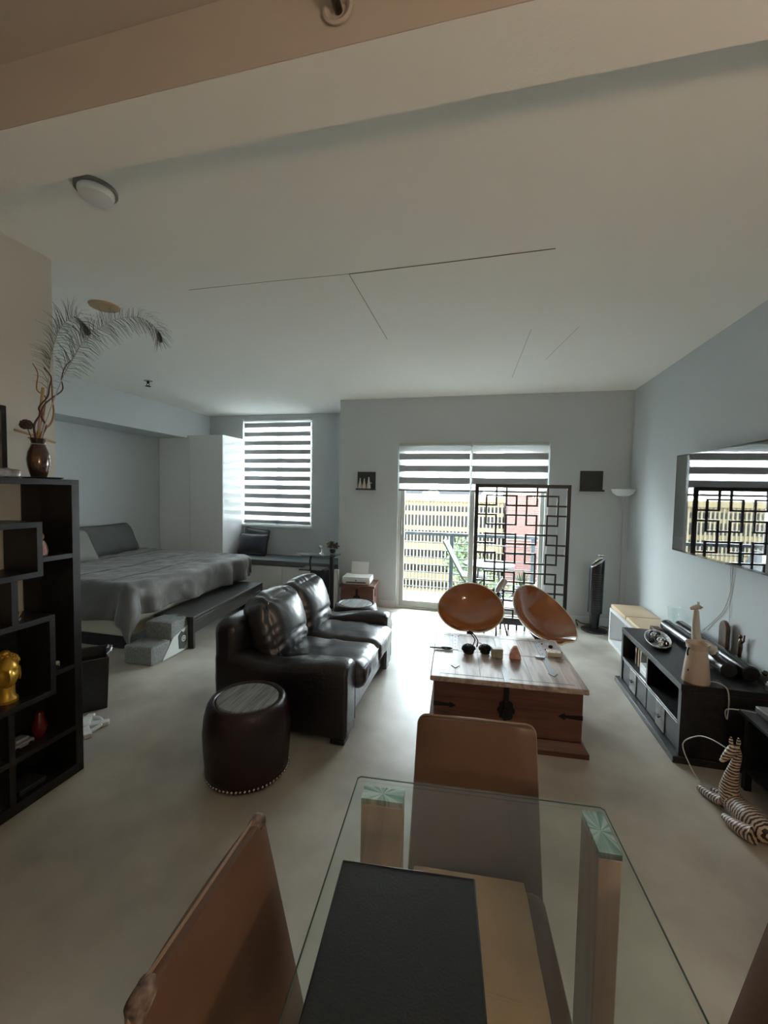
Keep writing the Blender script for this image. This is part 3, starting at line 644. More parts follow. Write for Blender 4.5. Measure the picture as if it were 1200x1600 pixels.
MB().ball((0, 0, .016), (.011, .02, .009)).build('body', 'giraffe', t); MB().ball((0, -.02, .024), (.007, .009, .007)).build('head', 'pinkfig', t)
for sx_ in (-.006, .006):
    for sy_ in (-.012, .012): MB().tube([(sx_, sy_, 0), (sx_, sy_, .014)], .003, 6).build('leg', 'giraffe', t)
t = thing('toy_car', 'small grey metal toy car on the low shelf of the bookcase', 'toy', (-2.09, 1.44, .261))
MB().b(-.03, .03, -.05, .05, .008, .03).b(-.025, .025, -.03, .03, .03, .048).build('body', 'grey_obj', t, bevel=.006)
for sx_ in (-.03, .03):
    for sy_ in (-.03, .03): MB().lathe([(.011, -.004), (.011, .004)], (sx_, sy_, .011), 14, R=Matrix.Rotation(PI/2, 3, 'Y')).build('wheel', 'black_plastic', t)
o = MB().b(-.05, .05, -.06, .06, 0, .022).build('small_book', 'dark_matte', loc=(-2.10, 1.47, .0505), bevel=.002); tag(o, 'flat grey book lying on the plinth of the bookcase', 'book')
t = thing('ornament_plant', 'tiny dry twig ornament standing on the middle cube beside the divider', 'ornament', (-2.08, 1.44, .871))
m = MB()
for k in range(7):
    a = k*.9; m.tube([(0, 0, .01), (.012*math.cos(a), .012*math.sin(a), .03), (.02*math.cos(a), .022*math.sin(a), .055+.004*k)], .0014, 5)
m.build('twigs', 'straw', t); MB().lathe([(.01, 0), (.014, .012), (0, .012)], n=12).build('base', 'grey_obj', t)
# on the bookcase top
o = MB().lathe([(0, 0), (.07, 0), (.085, .008), (.08, .009), (.065, .004), (0, .004)], n=36).build('plate', 'black_plastic', loc=(-2.125, 1.60, 1.5305)); tag(o, 'thin dark plate under the bronze vase', 'plate')
t = thing('vase', 'bronze and brown glazed vase on top of the bookcase', 'vase', (-2.115, 1.575, 1.535))
MB().lathe([(0, 0), (.028, 0), (.036, .02), (.045, .06), (.047, .09), (.042, .125), (.030, .155), (.026, .165), (.034, .19), (.031, .19), (.022, .165), (.022, .10), (0, .10)], n=40).build('body', 'bronze', t)
MB().lathe([(.0275, .158), (.031, .162), (.0275, .166)], n=32, cap=False).build('neck_ring', 'silver', t)
def twig(label, pts, m, r0, r1, name='willow_twig'):
    p = smoothpath(pts, 6); n = len(p); o = MB().tube(p, [r0+(r1-r0)*i/(n-1) for i in range(n)], 8).build(name, m); tag(o, label, 'twig'); return o
B0 = (-2.113, 1.578, 1.642)
twig('dark red curly twig in the vase with a hooked tip', [B0, (-2.105, 1.556, 1.729), (-2.1, 1.548, 1.788), (-2.1, 1.577, 1.843), (-2.1, 1.572, 1.876), (-2.1, 1.613, 1.935), (-2.1, 1.622, 1.98), (-2.1, 1.632, 2.035), (-2.1, 1.599, 2.072)], 'twig_red', .0055, .0025)
twig('golden twig curving right out of the vase', [(-2.115, 1.582, 1.642), (-2.118, 1.586, 1.73), (-2.12, 1.608, 1.772), (-2.12, 1.643, 1.812), (-2.12, 1.657, 1.867), (-2.12, 1.653, 1.919), (-2.12, 1.651, 1.988), (-2.12, 1.647, 2.04)], 'twig_tan', .0055, .003)
twig('tallest twisted brown twig reaching towards the long feather', [(-2.110, 1.58, 1.642), (-2.105, 1.587, 1.739), (-2.105, 1.606, 1.789), (-2.10, 1.582, 1.835), (-2.11, 1.602, 1.891), (-2.11, 1.646, 1.939), (-2.11, 1.696, 1.99), (-2.11, 1.693, 2.043), (-2.11, 1.712, 2.11), (-2.11, 1.751, 2.158)], 'twig_red', .005, .002)
twig('brown twig leaning left with a forked top in the vase', [(-2.122, 1.575, 1.642), (-2.13, 1.580, 1.739), (-2.14, 1.611, 1.816), (-2.14, 1.635, 1.933), (-2.14, 1.593, 1.967), (-2.14, 1.599, 2.045), (-2.14, 1.576, 2.088)], 'twig_tan', .0045, .002)
twig('pale straight reed standing in the middle of the vase', [(-2.122, 1.583, 1.642), (-2.13, 1.592, 1.78), (-2.13, 1.615, 1.98)], 'straw', .005, .007, 'reed')
def feather(label, pts, seed, blen=.125):
    rnd = random.Random(seed); t = thing('peacock_feather', label, 'feather', (0, 0, 0)); p = smoothpath(pts, 10); n = len(p)
    MB().tube(p, [.0028-.002*i/(n-1) for i in range(n)], 6).build('shaft', 'feather_w', t)
    m = MB()
    for i in range(int(n*.22), n):
        tg = (p[min(i+1, n-1)]-p[max(i-1, 0)]).normalized(); sd_ = Vector((1, 0, 0)).cross(tg).normalized()
        for s_ in (-1, 1):
            for rpt in range(1 if i % 3 else 2):
                L0 = blen*rnd.uniform(.6, 1.15)*(1 if i < n-8 else .75); xo = rnd.uniform(-.35, .35)
                d0 = (sd_*s_*.8+tg*.65+Vector((xo, 0, 0))).normalized(); a = p[i]+tg*rnd.uniform(0, .01)
                b1 = a+d0*L0*.5; c1 = b1+(d0+Vector((0, .15, -.65))).normalized()*L0*.5
                w_ = Vector((0, .0011, .0011)); vs = []
                for q_, ww in ((a, 1), (b1, .8), (c1, .25)): vs.append((m.bm.verts.new(q_-w_*ww), m.bm.verts.new(q_+w_*ww+Vector((.0006, 0, 0)))))
                for u1, u2 in zip(vs, vs[1:]): m.bm.faces.new([u1[0], u1[1], u2[1], u2[0]])
    m.build('barbs', 'feather', t, smooth=False)
    tg = (p[-1]-p[-6]).normalized(); R = tg.to_track_quat('Z', 'Y').to_matrix()
    MB().lathe([(0, -.04), (.013, -.024), (.021, 0), (.017, .024), (0, .038)], p[-4], 16, R=R, sc=(.7, .8)).build('eye_spot', 'eye', t)
    return t
feather('long peacock feather arching right from the vase', [B0, (-2.1, 1.584, 1.752), (-2.1, 1.684, 2.031), (-2.1, 1.75, 2.167), (-2.1, 1.813, 2.278), (-2.1, 1.91, 2.382), (-2.1, 2.001, 2.46), (-2.1, 2.137, 2.535), (-2.1, 2.246, 2.552), (-2.1, 2.32, 2.526), (-2.1, 2.347, 2.474)], 3)
feather('short peacock feather rising nearly straight from the vase', [(-2.118, 1.58, 1.642), (-2.125, 1.604, 1.756), (-2.13, 1.647, 2.057), (-2.13, 1.658, 2.14), (-2.13, 1.686, 2.254), (-2.13, 1.723, 2.329), (-2.13, 1.781, 2.392), (-2.13, 1.82, 2.385), (-2.13, 1.858, 2.337)], 4, .10)
t = thing('dried_flower', 'small brown dried flower head leaning left out of the vase', 'flower', (0, 0, 0))
MB().tube(smoothpath([(-2.118, 1.572, 1.642), (-2.135, 1.559, 1.725), (-2.14, 1.545, 1.775)]), .002, 6).build('stem', 'dried', t)
m = MB()
for k in range(40):
    a = k*2.4; e = 2.6*(k/40)**.6; d = Vector((math.cos(a)*math.sin(e), math.sin(a)*math.sin(e), math.cos(e)))
    m.ball(Vector((-2.14, 1.541, 1.788))+d*.020, (.009, .009, .006), 6, 4)
m.build('petals', 'dried', t)
o = MB().tube([(-2.16, 1.5025, 1.759), (-2.165, 1.60, 1.743), (-2.17, 1.7, 1.722)], .006, 8).build('wall_dowel', 'straw'); tag(o, 'thin tan wooden dowel on the wall behind the vase', 'dowel')
o.location = (0, 0, 0)
MB().tube([(-2.165, 1.62, 1.738), (XW, 1.62, 1.738)], .004, 6).build('bracket', 'straw', o)
t = thing('picture_frame', 'dark framed picture leaning on the wall at the left edge', 'picture', (0, 0, 0))
PM = Matrix(((0, 0, 1, -2.20), (1, 0, 0, 0), (0, 1, 0, 0), (0, 0, 0, 1)))
MB().b(-2.215, -2.195, 1.19, 1.495, 1.5305, 1.870).build('frame', 'black_wood', t, bevel=.003)
MB().b(-2.1945, -2.193, 1.22, 1.47, 1.56, 1.84).build('print', mat('dark_print', (0.07, 0.05, 0.05), .5, col2=(.16, .13, .12), vscale=12), t, smooth=False)
o = MB().soft((0, 0, 0), (.09, .12, .04), .018, 12, fn=lambda p, n, u: n*.016*nz(p, 28, 5)).build('crumpled_foil_bowl', 'tarnish', loc=(-2.10, 1.40, 1.552)); tag(o, 'small silver shell-shaped dish on top of the bookcase', 'dish')

# ================================================================== SOFA
SX0, SX1, SY0, SY1 = -1.63, -.735, 2.225, 3.435
t = thing('loveseat', 'two-seat black leather sofa with puffy creased back cushions', 'sofa', (0, 0, 0))
def arm(y0, y1):
    n = 26; sec = []; wd = y1-y0; m = MB(); rings = []
    for i in range(n+1):
        x = SX0+.02+(SX1-SX0-.02)*i/n; f = i/n
        zt = .452+.035*(1-f)**2+.0*f-.045*math.exp(-((f-.42)/.22)**2)+.02*f
        fr = 1.0
        if f > .93: fr = 1-.28*((f-.93)/.07)**2
        ring = []
        prof = []
        K = 10; r = .055
        for k in range(K+1):
            a = PI-PI*k/K   # top outline left to right
            yy_ = (y0+r if k < K/2 else y1-r)+r*math.cos(a) if k != K/2 else (y0+y1)/2
            zz_ = zt-r+r*math.sin(a)+(.012*math.sin(a))
            prof.append((yy_, zz_*1.0-(1-fr)*.05))
        pts = [(y0+.006, .035)]+[(y0+.004, .25)]+prof+[(y1-.004, .25), (y1-.006, .035)]
        for (py, pz) in pts:
            wv = .003*nz(Vector((x, py, pz)), 14, 6); ring.append(m.bm.verts.new((x, py+wv, pz+wv)))
        rings.append(ring)
    for A_, B_ in zip(rings, rings[1:]):
        for k in range(len(A_)-1): m.bm.faces.new([A_[k], A_[k+1], B_[k+1], B_[k]])
        m.bm.faces.new([A_[-1], A_[0], B_[0], B_[-1]])
    m.bm.faces.new(rings[0]); m.bm.faces.new(rings[-1][::-1])
    a_ = m.build('armrest', 'leather', t, angle=50, bevel=.02, seg=3)
    return a_
a1 = arm(SY0, SY0+.185); a2 = arm(SY1-.185, SY1)
pz = []
for yo, pr_ in ((SY0+.012, a1), (SY0+.173, a1), (SY1-.173, a2), (SY1-.012, a2)):
    MB().tube([(SX1-.003, yo, .09), (SX1-.003, yo, .40)], .004, 6).build('piping', 'piping', pr_)
MB().soft(((SX0+SX0+.17)/2, (SY0+SY1)/2, .37), (.17, SY1-SY0-.005, .60), .06, 16, (.01, 0, .01), fn=lambda p, n, u: n*.005*nz(p, 9, 1)).build('back_frame', 'leather', t, angle=60)
MB().b(SX0+.15, SX1-.04, SY0+.18, SY1-.18, .06, .265).build('seat_base', 'leather', t, bevel=.02)
mid = (SY0+SY1)/2
def seatfn(sd_):
    def fn(p, n, u):
        d = .006*nz(p, 8, sd_)+.003*nz(p, 30, sd_)
        return n*d+Vector((0, 0, .006*math.sin(p.x*30+4*nz(p, 5, sd_))*(1 if u.z > 0 else 0)*(u.y**2)))
    return fn
for i, (ya, yb) in enumerate(((SY0+.183, mid-.003), (mid+.003, SY1-.183))):
    sc_ = MB().soft((-1.06, (ya+yb)/2, .335), (.74, yb-ya, .16), .05, 22, (.015, .0, .028), fn=seatfn(i*3+1)).build('seat_cushion', 'leather_wr', t, angle=80)
    MB().tube([(-.692, ya+.03, .385), (-.684, (ya+yb)/2, .392), (-.692, yb-.03, .385)], .004, 6).build('piping', 'piping', sc_)
def backfn(sd_):
    def fn(p, n, u):
        # leather gathers: creases fanning from the edges plus random wrinkles
        e = 1-min(1, (1-abs(u.y))*2.2); c1 = math.sin((p.z*55+14*nz(p, 4, sd_)))*.003*e
        c2 = math.sin((p.y*65+14*nz(p, 4, sd_+3)))*.0045*max(0, abs(u.z)-.35)*1.5
        cr = -.013*math.exp(-((u.z+.28+.25*u.y*u.y-.15*nz(p, 3, sd_))/.07)**2)*(1 if n.x > .3 or u.x > .8 else 0)
        d = c1+c2+cr+.010*nz(p, 5, sd_)+.002*nz(p, 17, sd_)
        nn = n if n.length > .1 else Vector((1, 0, 0))
        return nn*d
    return fn
for i, (ya, yb) in enumerate(((SY0+.14, mid+.01), (mid-.01, SY1-.12))):
    R = Matrix.Rotation(-.30, 3, 'Y')
    cu = MB().soft((-1.375, (ya+yb)/2, .57), (.20, yb-ya, .42), .075, 30, (.075, .02, .03), fn=backfn(i*5+2), R=R).build('back_cushion', 'leather_wr', t, angle=80)
    def pp_(u_, v_): return Vector((-1.375, (ya+yb)/2, .57))+R @ Vector((.085, u_*(yb-ya-.06)/2, v_*.17))
    MB().tube([pp_(-1, -1), pp_(-1, .9), pp_(-.9, 1), pp_(.9, 1), pp_(1, .9), pp_(1, -1), pp_(0, -1.12)], .0045, 6, closed=True).build('piping', 'piping', cu)
for x_, y_ in ((SX0+.06, SY0+.06), (SX1-.06, SY0+.06), (SX0+.06, SY1-.06), (SX1-.06, SY1-.06)):
    MB().b(x_-.045, x_+.045, y_-.045, y_+.045, 0, .034).build('foot', 'black_plastic', t, bevel=.006)

# ottomans
ot = thing('drum_ottoman', 'brown leather drum ottoman with studded base in front of the sofa', 'ottoman', (-1.187, 1.925, 0), 0)
def bulge(n=56):
    m = MB(); prof = [(0, 0), (.19, 0), (.210, .01), (.215, .06), (.222, .14), (.226, .22), (.218, .29), (.205, .335), (.192, .355), (.176, .360), (.166, .352), (.162, .342), (0, .342)]
    m.lathe(prof, n=n)
    for v in m.bm.verts:
        a = math.atan2(v.co.y, v.co.x); z = v.co.z; r = math.hypot(v.co.x, v.co.y)
        if r > .15 and .02 < z < .33:
            for (row, off) in ((.10, 0), (.18, .5), (.26, 0)):
                k = ((a/(2*PI)*10+off) % 1)-.5; dd = (k*.9/.13)**2+((z-row)/.02)**2
                v.co.x *= 1-.02*math.exp(-dd); v.co.y *= 1-.02*math.exp(-dd)
    return m
bdy = bulge().build('body', 'ott', ot, angle=60)
MB().lathe([(0, .340), (.158, .340), (.160, .350), (.154, .356), (0, .357)], n=56).build('pad', 'ott_top', ot)
st = MB()
for k in range(64):
    a = 2*PI*k/64; st.ball((.2135*math.cos(a), .2135*math.sin(a), .022), .0072, 8, 6)
st.build('stud_trim', 'stud', ot)
ot.scale = (1, 1, 1.11)
o2 = copy_tree(ot); o2.location = (-1.19, 3.86, 0); o2['label'] = 'drum ottoman with pale top half hidden behind the far sofa arm'

# ================================================================== PRINTER STAND, GLASS DESK
PX, PY = -1.46, 4.88
t = thing('small_chest', 'small reddish wooden chest under the white printer', 'chest', (PX, PY, 0), .10)
MB().b(-.20, .20, -.17, .17, .0, .335).build('body', 'chest', t, bevel=.004); MB().b(-.215, .215, -.185, .185, .336, .365).build('lid', 'chest', t, bevel=.006)
MB().lathe([(.045, 0), (.045, .006)], (0, -.171, .21), 16, R=RX).box((0, -.178, .27), (.03, .006, .10)).build('lock_plate', 'iron', t)
MB().box((.203, -.05, .26), (.006, .03, .09)).box((.206, -.05, .24), (.008, .07, .012)).build('side_handle', 'iron', t)
t = thing('printer', 'white inkjet printer with paper standing in its rear tray', 'printer', (PX-.02, PY-.01, .366), .10)
MB().prism([(-.16, 0), (.16, 0), (.175, .03), (.175, .075), (-.175, .075), (-.175, .03)], -.13, .13, Matrix.Rotation(PI/2, 4, 'X')).build('body', 'print_w', t, bevel=.01)
MB().b(-.172, .172, -.125, .125, .078, .088).build('scanner_lid', 'print_w', t, bevel=.006)
MB().b(-.12, .12, -.1345, -.128, .022, .034).build('output_slot', 'black_plastic', t)
tr_ = MB().box((0, .115, .155), (.22, .006, .17), (-.18, 0, 0)).build('paper_tray', 'print_w', t, bevel=.002)
MB().box((0, .106, .162), (.20, .002, .16), (-.18, 0, 0)).build('paper', 'paper', tr_)
MB().lathe([(.011, 0), (.011, .001)], (0, -.1305, .05), 20, R=RX).build('badge', 'grey_obj', t)
t = thing('glass_corner_desk', 'small black tiered desk with curved glass top by the window seat', 'desk', (-1.99, 4.86, 0), 0)
gt = []
for k in range(21): a = PI*k/20; gt.append((-.02-.27*math.cos(a)*1.0, -.02-.20*math.sin(a)))
MB().prism(gt+[(.25, .08), (-.29, .08)], .70, .712).build('glass_top', 'tableglass', t, smooth=False)
MB().prism([(-.18, -.16), (.25, -.16), (.25, .10), (-.18, .10)], .688, .699).build('shelf', 'black_gloss', t, bevel=.002)
MB().prism([(-.22, -.14), (.08, -.14), (.08, .10), (-.22, .10)], .50, .515).build('lower_shelf', 'black_gloss', t, bevel=.003)
MB().b(-.10, .10, -.06, .10, .0, .499).build('cabinet', 'console', t, bevel=.003); MB().b(.13, .17, .02, .08, 0, .687).build('leg', 'black_plastic', t, bevel=.002)
MB().tube([(-.12, 0, .515), (-.13, 0, .60), (-.11, 0, .688)], .012, 8).build('post', 'black_plastic', t); MB().b(.18, .235, .04, .09, 0, .499).build('back_panel', 'white_matte', t, bevel=.002)
t = thing('desk_ornament', 'small chrome mirror ornament on the glass corner desk', 'ornament', (-1.94, 4.80, .7125), 0)
MB().lathe([(.025, 0), (.025, .006), (.006, .012), (.006, .06)], n=16).build('stand', 'chrome', t)
MB().lathe([(.02, -.004), (.028, 0), (.02, .004)], (-.012, 0, .082), 20, R=RX).build('mirror', 'chrome', t)
t = thing('dried_bouquet', 'dark dried flower bunch in the corner on the glass desk', 'plant', (-1.83, 4.90, .7125), 0)
MB().lathe([(.03, 0), (.04, .03), (.03, .05), (0, .05)], n=14).build('pot', 'black_plastic', t)
m = MB(); rr_ = random.Random(2)
for k in range(90):
    a = rr_.uniform(0, 6.3); e = rr_.uniform(0, 1.35); R_ = rr_.uniform(.04, .10)
    m.box((R_*math.cos(a)*math.sin(e)*.9, R_*math.sin(a)*math.sin(e)*.5, .05+R_*math.cos(e)), (.026, .016, .002), (rr_.uniform(0, 3), rr_.uniform(0, 3), a))
m.build('petals', 'dried', t)

# ================================================================== CHEST
CH = math.radians(3.6)
t = thing('wooden_chest', 'reddish pine chest used as coffee table with worn pale top', 'chest', (.145, 2.86, 0), CH)
W2, D2 = .425, .375
pl = MB(); prof = [(W2+.035, D2+.035, 0), (W2+.035, D2+.035, .03), (W2+.012, D2+.012, .06), (W2, D2, .075)]
rg = [[pl.bm.verts.new((sx_*a, sy_*b, z)) for sx_, sy_ in ((-1, -1), (1, -1), (1, 1), (-1, 1))] for a, b, z in prof]
for A_, B_ in zip(rg, rg[1:]):
    for k in range(4): pl.bm.faces.new([A_[k], A_[(k+1) % 4], B_[(k+1) % 4], B_[k]])
pl.bm.faces.new(rg[0][::-1]); pl.bm.faces.new(rg[-1]); pl.build('plinth', 'chest', t, bevel=.003)
MB().b(-W2, W2, -D2, D2, .076, .367).build('body', 'chest', t, bevel=.005)
lid = MB().b(-W2-.025, W2+.025, -D2-.025, D2+.035, .368, .40).build('lid', 'chest_top', t, bevel=.008)
m = MB()
for xq in (-.30, -.15, .0, .15, .30): m.b(xq-.0015, xq+.0015, -D2+.03, D2-.03, .4, .4008)
m.b(-W2, W2, .035, .039, .4, .4009); m.b(-W2+.04, W2-.04, -D2+.026, -D2+.029, .4, .4008).b(-W2+.04, W2-.04, D2-.03, D2-.027, .4, .4008)
m.build('plank_joints', 'crack', lid, smooth=False)
def strap(x, y0, y1, wd=.018, tip=True):
    pts = [(x-wd, y0), (x+wd, y0), (x+wd, y1-.03), (x+wd*1.5, y1-.03), (x, y1), (x-wd*1.5, y1-.03), (x-wd, y1-.03)]
    s_ = MB().prism(pts, .4002, .404).build('strap_hinge', 'bright_iron', lid, bevel=.001)
    mm = MB()
    for k in range(4): yk = y0+(y1-y0)*(.15+.22*k); mm.ball((x, yk, .404), (.004, .004, .0025), 8, 6)
    mm.build('nail_heads', 'iron', s_)
for x in (-.30, .29):
    strap(x, .045, .36)
for x in (-.30, .29):
    pts = [(x-.018, .03), (x+.018, .03), (x+.018, -.22), (x+.028, -.22), (x, -.26), (x-.028, -.22), (x-.018, -.22)]
    MB().prism(pts[::-1], .4002, .404).build('strap_hinge', 'bright_iron', lid, bevel=.001)
MB().prism([(-.016, -.18), (-.016, -D2-.026), (.016, -D2-.026), (.016, -.18)][::-1], .4002, .4038).build('hasp_strap', 'bright_iron', lid, bevel=.001)
MB().prism([(-.014, .16), (.014, .16), (.014, .34), (0, .37), (-.014, .34)], .4002, .4038).build('strap_hinge', 'bright_iron', lid, bevel=.001)
FY = Matrix(((1, 0, 0, 0), (0, 0, -1, -D2), (0, 1, 0, 0), (0, 0, 0, 1)))   # face of the front: x, z -> plane y=-D2
lk = MB()
oval = [(.048*math.cos(a)+(.006*math.cos(8*a))*math.cos(a), .225+.062*math.sin(a)+.004*math.sin(8*a)) for a in [k*2*PI/32 for k in range(32)]]
lk.prism(oval, .0005, .006, FY).build('lock_plate', 'iron', t, bevel=.001)
MB().box((0, -D2-.013, .30), (.026, .008, .15)).box((0, -D2-.016, .215), (.04, .012, .05)).build('hasp', 'iron', t, bevel=.002)
for s_ in (-1, 1):
    pts = [(s_*W2, .21), (s_*(W2-.09), .215), (s_*(W2-.10), .205), (s_*(W2-.135), .222), (s_*(W2-.10), .242), (s_*(W2-.09), .232), (s_*W2, .238)]
    MB().prism(pts, .0005, .005, FY).build('corner_strap', 'iron', t, bevel=.001)
MB().tube(smoothpath([(W2+.002, -.08, .26), (W2+.03, -.07, .24), (W2+.03, .07, .24), (W2+.002, .08, .26)]), .006, 8).build('side_handle', 'iron', t)
def onchest(x, y):  # room coordinates on the lid
    return (x, y, .4045)
t = thing('wire_flower_stand', 'dark metal blossom candle holder with a thin curling stem at left', 'candle holder', onchest(-.065, 2.845), 0)
m = MB()
for k in range(34):
    a = k*2.4; e = .25+.034*k; R_ = .034; m.box((R_*math.cos(a)*math.sin(e), R_*math.sin(a)*math.sin(e), .022+.024*math.cos(e)), (.024, .016, .0025), (e, 0, a+PI/2))
m.lathe([(.02, 0), (.028, .004), (.022, .03), (0, .03)], n=14).build('blossom', 'iron', t)
MB().tube(smoothpath([(.02, .0, .04), (.03, .01, .075), (.012, .0, .105), (-.0, .0, .125), (.02, .005, .11), (.045, .01, .07), (.04, .01, .035)]), .0028, 8).build('stem', 'iron', t)
t.scale = (1.3, 1.3, 1.25)
t = thing('candle_holder', 'dark round metal candle holder with bright rim beside the blossom one', 'candle holder', onchest(.045, 2.875), 0)
m = MB()
for k in range(34):
    a = k*2.4; e = .25+.034*k; R_ = .032; m.box((R_*math.cos(a)*math.sin(e), R_*math.sin(a)*math.sin(e), .022+.024*math.cos(e)), (.022, .014, .0025), (e, 0, a+PI/2))
m.lathe([(.02, 0), (.026, .004), (.022, .03), (0, .03)], n=14).build('blossom', 'iron', t)
MB().tube([(-.03+.012*math.cos(k*PI/5), .0, .042+.012*math.sin(k*PI/5)) for k in range(10)], .003, 6, closed=True).build('ring', 'chrome', t)
t.scale = (1.3, 1.3, 1.25)
o = MB().b(-.036, .036, -.03, .03, 0, .062).build('stone_cube', 'stone', loc=onchest(.122, 2.83), bevel=.005); o.rotation_euler = (0, 0, .15); tag(o, 'beige stone cube candle on the chest top', 'candle')
m = MB()
base = [m.bm.verts.new(p) for p in ((-.04, -.03, 0), (.04, -.032, 0), (.036, .034, 0), (-.036, .03, 0))]; midr = [m.bm.verts.new(p) for p in ((-.036, -.027, .035), (.036, -.028, .03), (.03, .028, .04), (-.03, .026, .04))]; tp = [m.bm.verts.new(p) for p in ((-.014, -.01, .075), (.012, -.012, .078), (.01, .01, .085), (-.008, .01, .082))]
for A_, B_ in ((base, midr), (midr, tp)):
    for k in range(4): m.bm.faces.new([A_[k], A_[(k+1) % 4], B_[(k+1) % 4], B_[k]])
m.bm.faces.new(base[::-1]); m.bm.faces.new(tp)
o = m.build('rock_lamp', 'salt', loc=onchest(.238, 2.845), bevel=.004, smooth=False); tag(o, 'pink pyramid-shaped salt rock on the chest top', 'rock')
t = thing('game_box', 'ivory box with dark dots and a small key at the right of the chest top', 'box', onchest(.50, 2.965), .10)
MB().b(-.045, .045, -.03, .03, 0, .03).build('body', 'bone', t, bevel=.003)
for x, y in ((-.03, -.015), (-.01, .012), (.012, -.012), (.03, .015)): MB().lathe([(.004, .0302), (.004, .031)], (x, y, 0), 10).build('dot', 'iron', t)
o = MB().b(-.03, .03, -.012, .012, 0, .008).build('lighter', 'silver', loc=onchest(.405, 2.90), bevel=.002); tag(o, 'flat silver lighter lying on the chest beside the ivory box', 'lighter')
m = MB()
o = MB().lathe([(0, 0), (.012, .002), (.016, .01), (.012, .02), (0, .024)], n=14).build('bead', 'iron', loc=onchest(.50, 3.10)); tag(o, 'dark round bead ornament behind the ivory box', 'ornament')
for (x, y), lb in zip(((.45, 3.16), (.56, 3.02), (.46, 3.05)), ('tiny dark pebble near the back edge of the chest', 'tiny dark pebble at the right edge of the chest', 'tiny dark pebble left of the bead ornament')):
    o = MB().ball((0, 0, .005), (.007, .006, .005), 8, 6).build('pebble', 'iron', loc=onchest(x, y)); tag(o, lb, 'pebble')
t = thing('scissors', 'black-handled scissors lying at the left edge of the chest', 'scissors', onchest(-.25, 2.875), .08)
m = MB().tube([(.03+.04*math.cos(k*PI/8), .014*math.sin(k*PI/8), .006) for k in range(16)], .005, 6, closed=True)
m.build('handle', 'iron', t, angle=80); MB().b(-.085, -.005, -.012, .012, .001, .011).build('sheath', 'iron', t, bevel=.003)

# ================================================================== EGG CHAIRS
def shell_chair(label, loc, heading, tilt, aw, ah, depth, base_h):
    t = thing('bucket_chair', label, 'chair', loc, heading, 'amber bucket chairs behind the chest')
    # bowl in local frame: opening axis n tilted from vertical towards -y (the sitter looks along -y)
    R = Matrix.Rotation(tilt, 3, 'X'); m = MB(); N, K = 48, 14; rings = []; rimpts = []
    cz = base_h
    def pt(a, f, off=0):
        # f 0 centre .. 1 rim
        rx = aw*f; ry = ah*f
        x = rx*math.cos(a); y = ry*math.sin(a); d = -depth*(1-f**2.3)
        notch = .035*math.exp(-((a-1.5*PI)/.20)**2)*f**6      # dip in the front rim
        y += notch*.9; d -= notch*.4
        d += .05*f**4*max(0, math.sin(a))**2        # taller at the back
        return R @ Vector((x, y, d+off))+Vector((0, 0, cz))
    outer = [[m.bm.verts.new(pt(2*PI*k/N, max(j/K, .001), -.014)) for k in range(N)] for j in range(K+1)]
    inner = [[m.bm.verts.new(pt(2*PI*k/N, max(j/K, .001)*.988, 0)) for k in range(N)] for j in range(K+1)]
    for L in (outer, inner):
        for A_, B_ in zip(L, L[1:]):
            for k in range(N): m.bm.faces.new([A_[k], A_[(k+1) % N], B_[(k+1) % N], B_[k]])
        m.bm.faces.new(L[0])
    for k in range(N): m.bm.faces.new([outer[-1][k], outer[-1][(k+1) % N], inner[-1][(k+1) % N], inner[-1][k]])
    sh = m.build('shell_seat', 'orange', t, angle=70)
    MB().tube([pt(2*PI*k/N, 1, -.007) for k in range(N)], .0055, 6, closed=True).build('rim', 'rim', t)
    low = pt(0, .001, -.02)
    bx, by = low.x, low.y-.13
    MB().tube(smoothpath([(bx, by, .025), (bx, by, .14), (low.x, low.y-.02, low.z-.08), (low.x, low.y, low.z-.005)], 4), .028, 16).build('pedestal', 'black_plastic', t)
    MB().lathe([(0, 0), (.17, 0), (.17, .012), (.05, .03), (0, .03)], (bx, by, 0), 32).build('base', 'black_plastic', t)
    MB().box((low.x, low.y, low.z-.022), (.16, .14, .014), (tilt, 0, 0)).build('mounting_plate', 'black_plastic', t, bevel=.004)
    return t
shell_chair('glossy amber bucket chair facing the room, left one behind the chest', (-.078, 3.62, 0), 0.0, math.radians(33), .280, .258, .135, .505)
shell_chair('glossy amber bucket chair turned to the television, right one behind the chest', (.525, 3.60, 0), math.radians(42), math.radians(34), .27, .295, .135, .505)

# ================================================================== LATTICE SCREEN
YS = 4.70; x0s, x1s, zt, zl = -.086, .902, 1.605, .135
t = thing('lattice_screen', 'tall black wooden lattice screen in front of the glass door', 'room divider', (x0s, YS, 0), 0)
Ws = x1s-x0s; fw = .038
MB().b(0, fw, -.013, .013, 0, zt).build('side_post', 'black_plastic', t, bevel=.002); MB().b(Ws-fw, Ws, -.013, .013, 0, zt).build('side_post', 'black_plastic', t, bevel=.002)
MB().b(fw, Ws-fw, -.013, .013, zt-fw, zt).build('top_rail', 'black_plastic', t, bevel=.002)
MB().b(fw, Ws-fw, -.013, .013, .06, .135).build('bottom_rail', 'black_plastic', t, bevel=.002)
cx_ = (Ws-fw)/9; rz_ = (zt-fw-.1)/14.0; bw = .0092
hseg = set(); vseg = set()
def sq(c0, r0):
    c1, r1 = c0+3, r0+3
    for r in (r0, r1):
        for c in range(c0, c1):
            if 0 <= c < 9 and 0 < r < 14: hseg.add((r, c))
    for c in (c0, c1):
        for r in range(r0, r1):
            if 0 < c < 9 and 0 <= r < 14: vseg.add((c, r))
for r in range(1, 16, 4):
    for c in (1, 5): sq(c, r)
for r in range(-1, 16, 4):
    for c in (-1, 3, 7): sq(c, r)
m = MB()
zc = lambda r: zt-fw/2-r*rz_
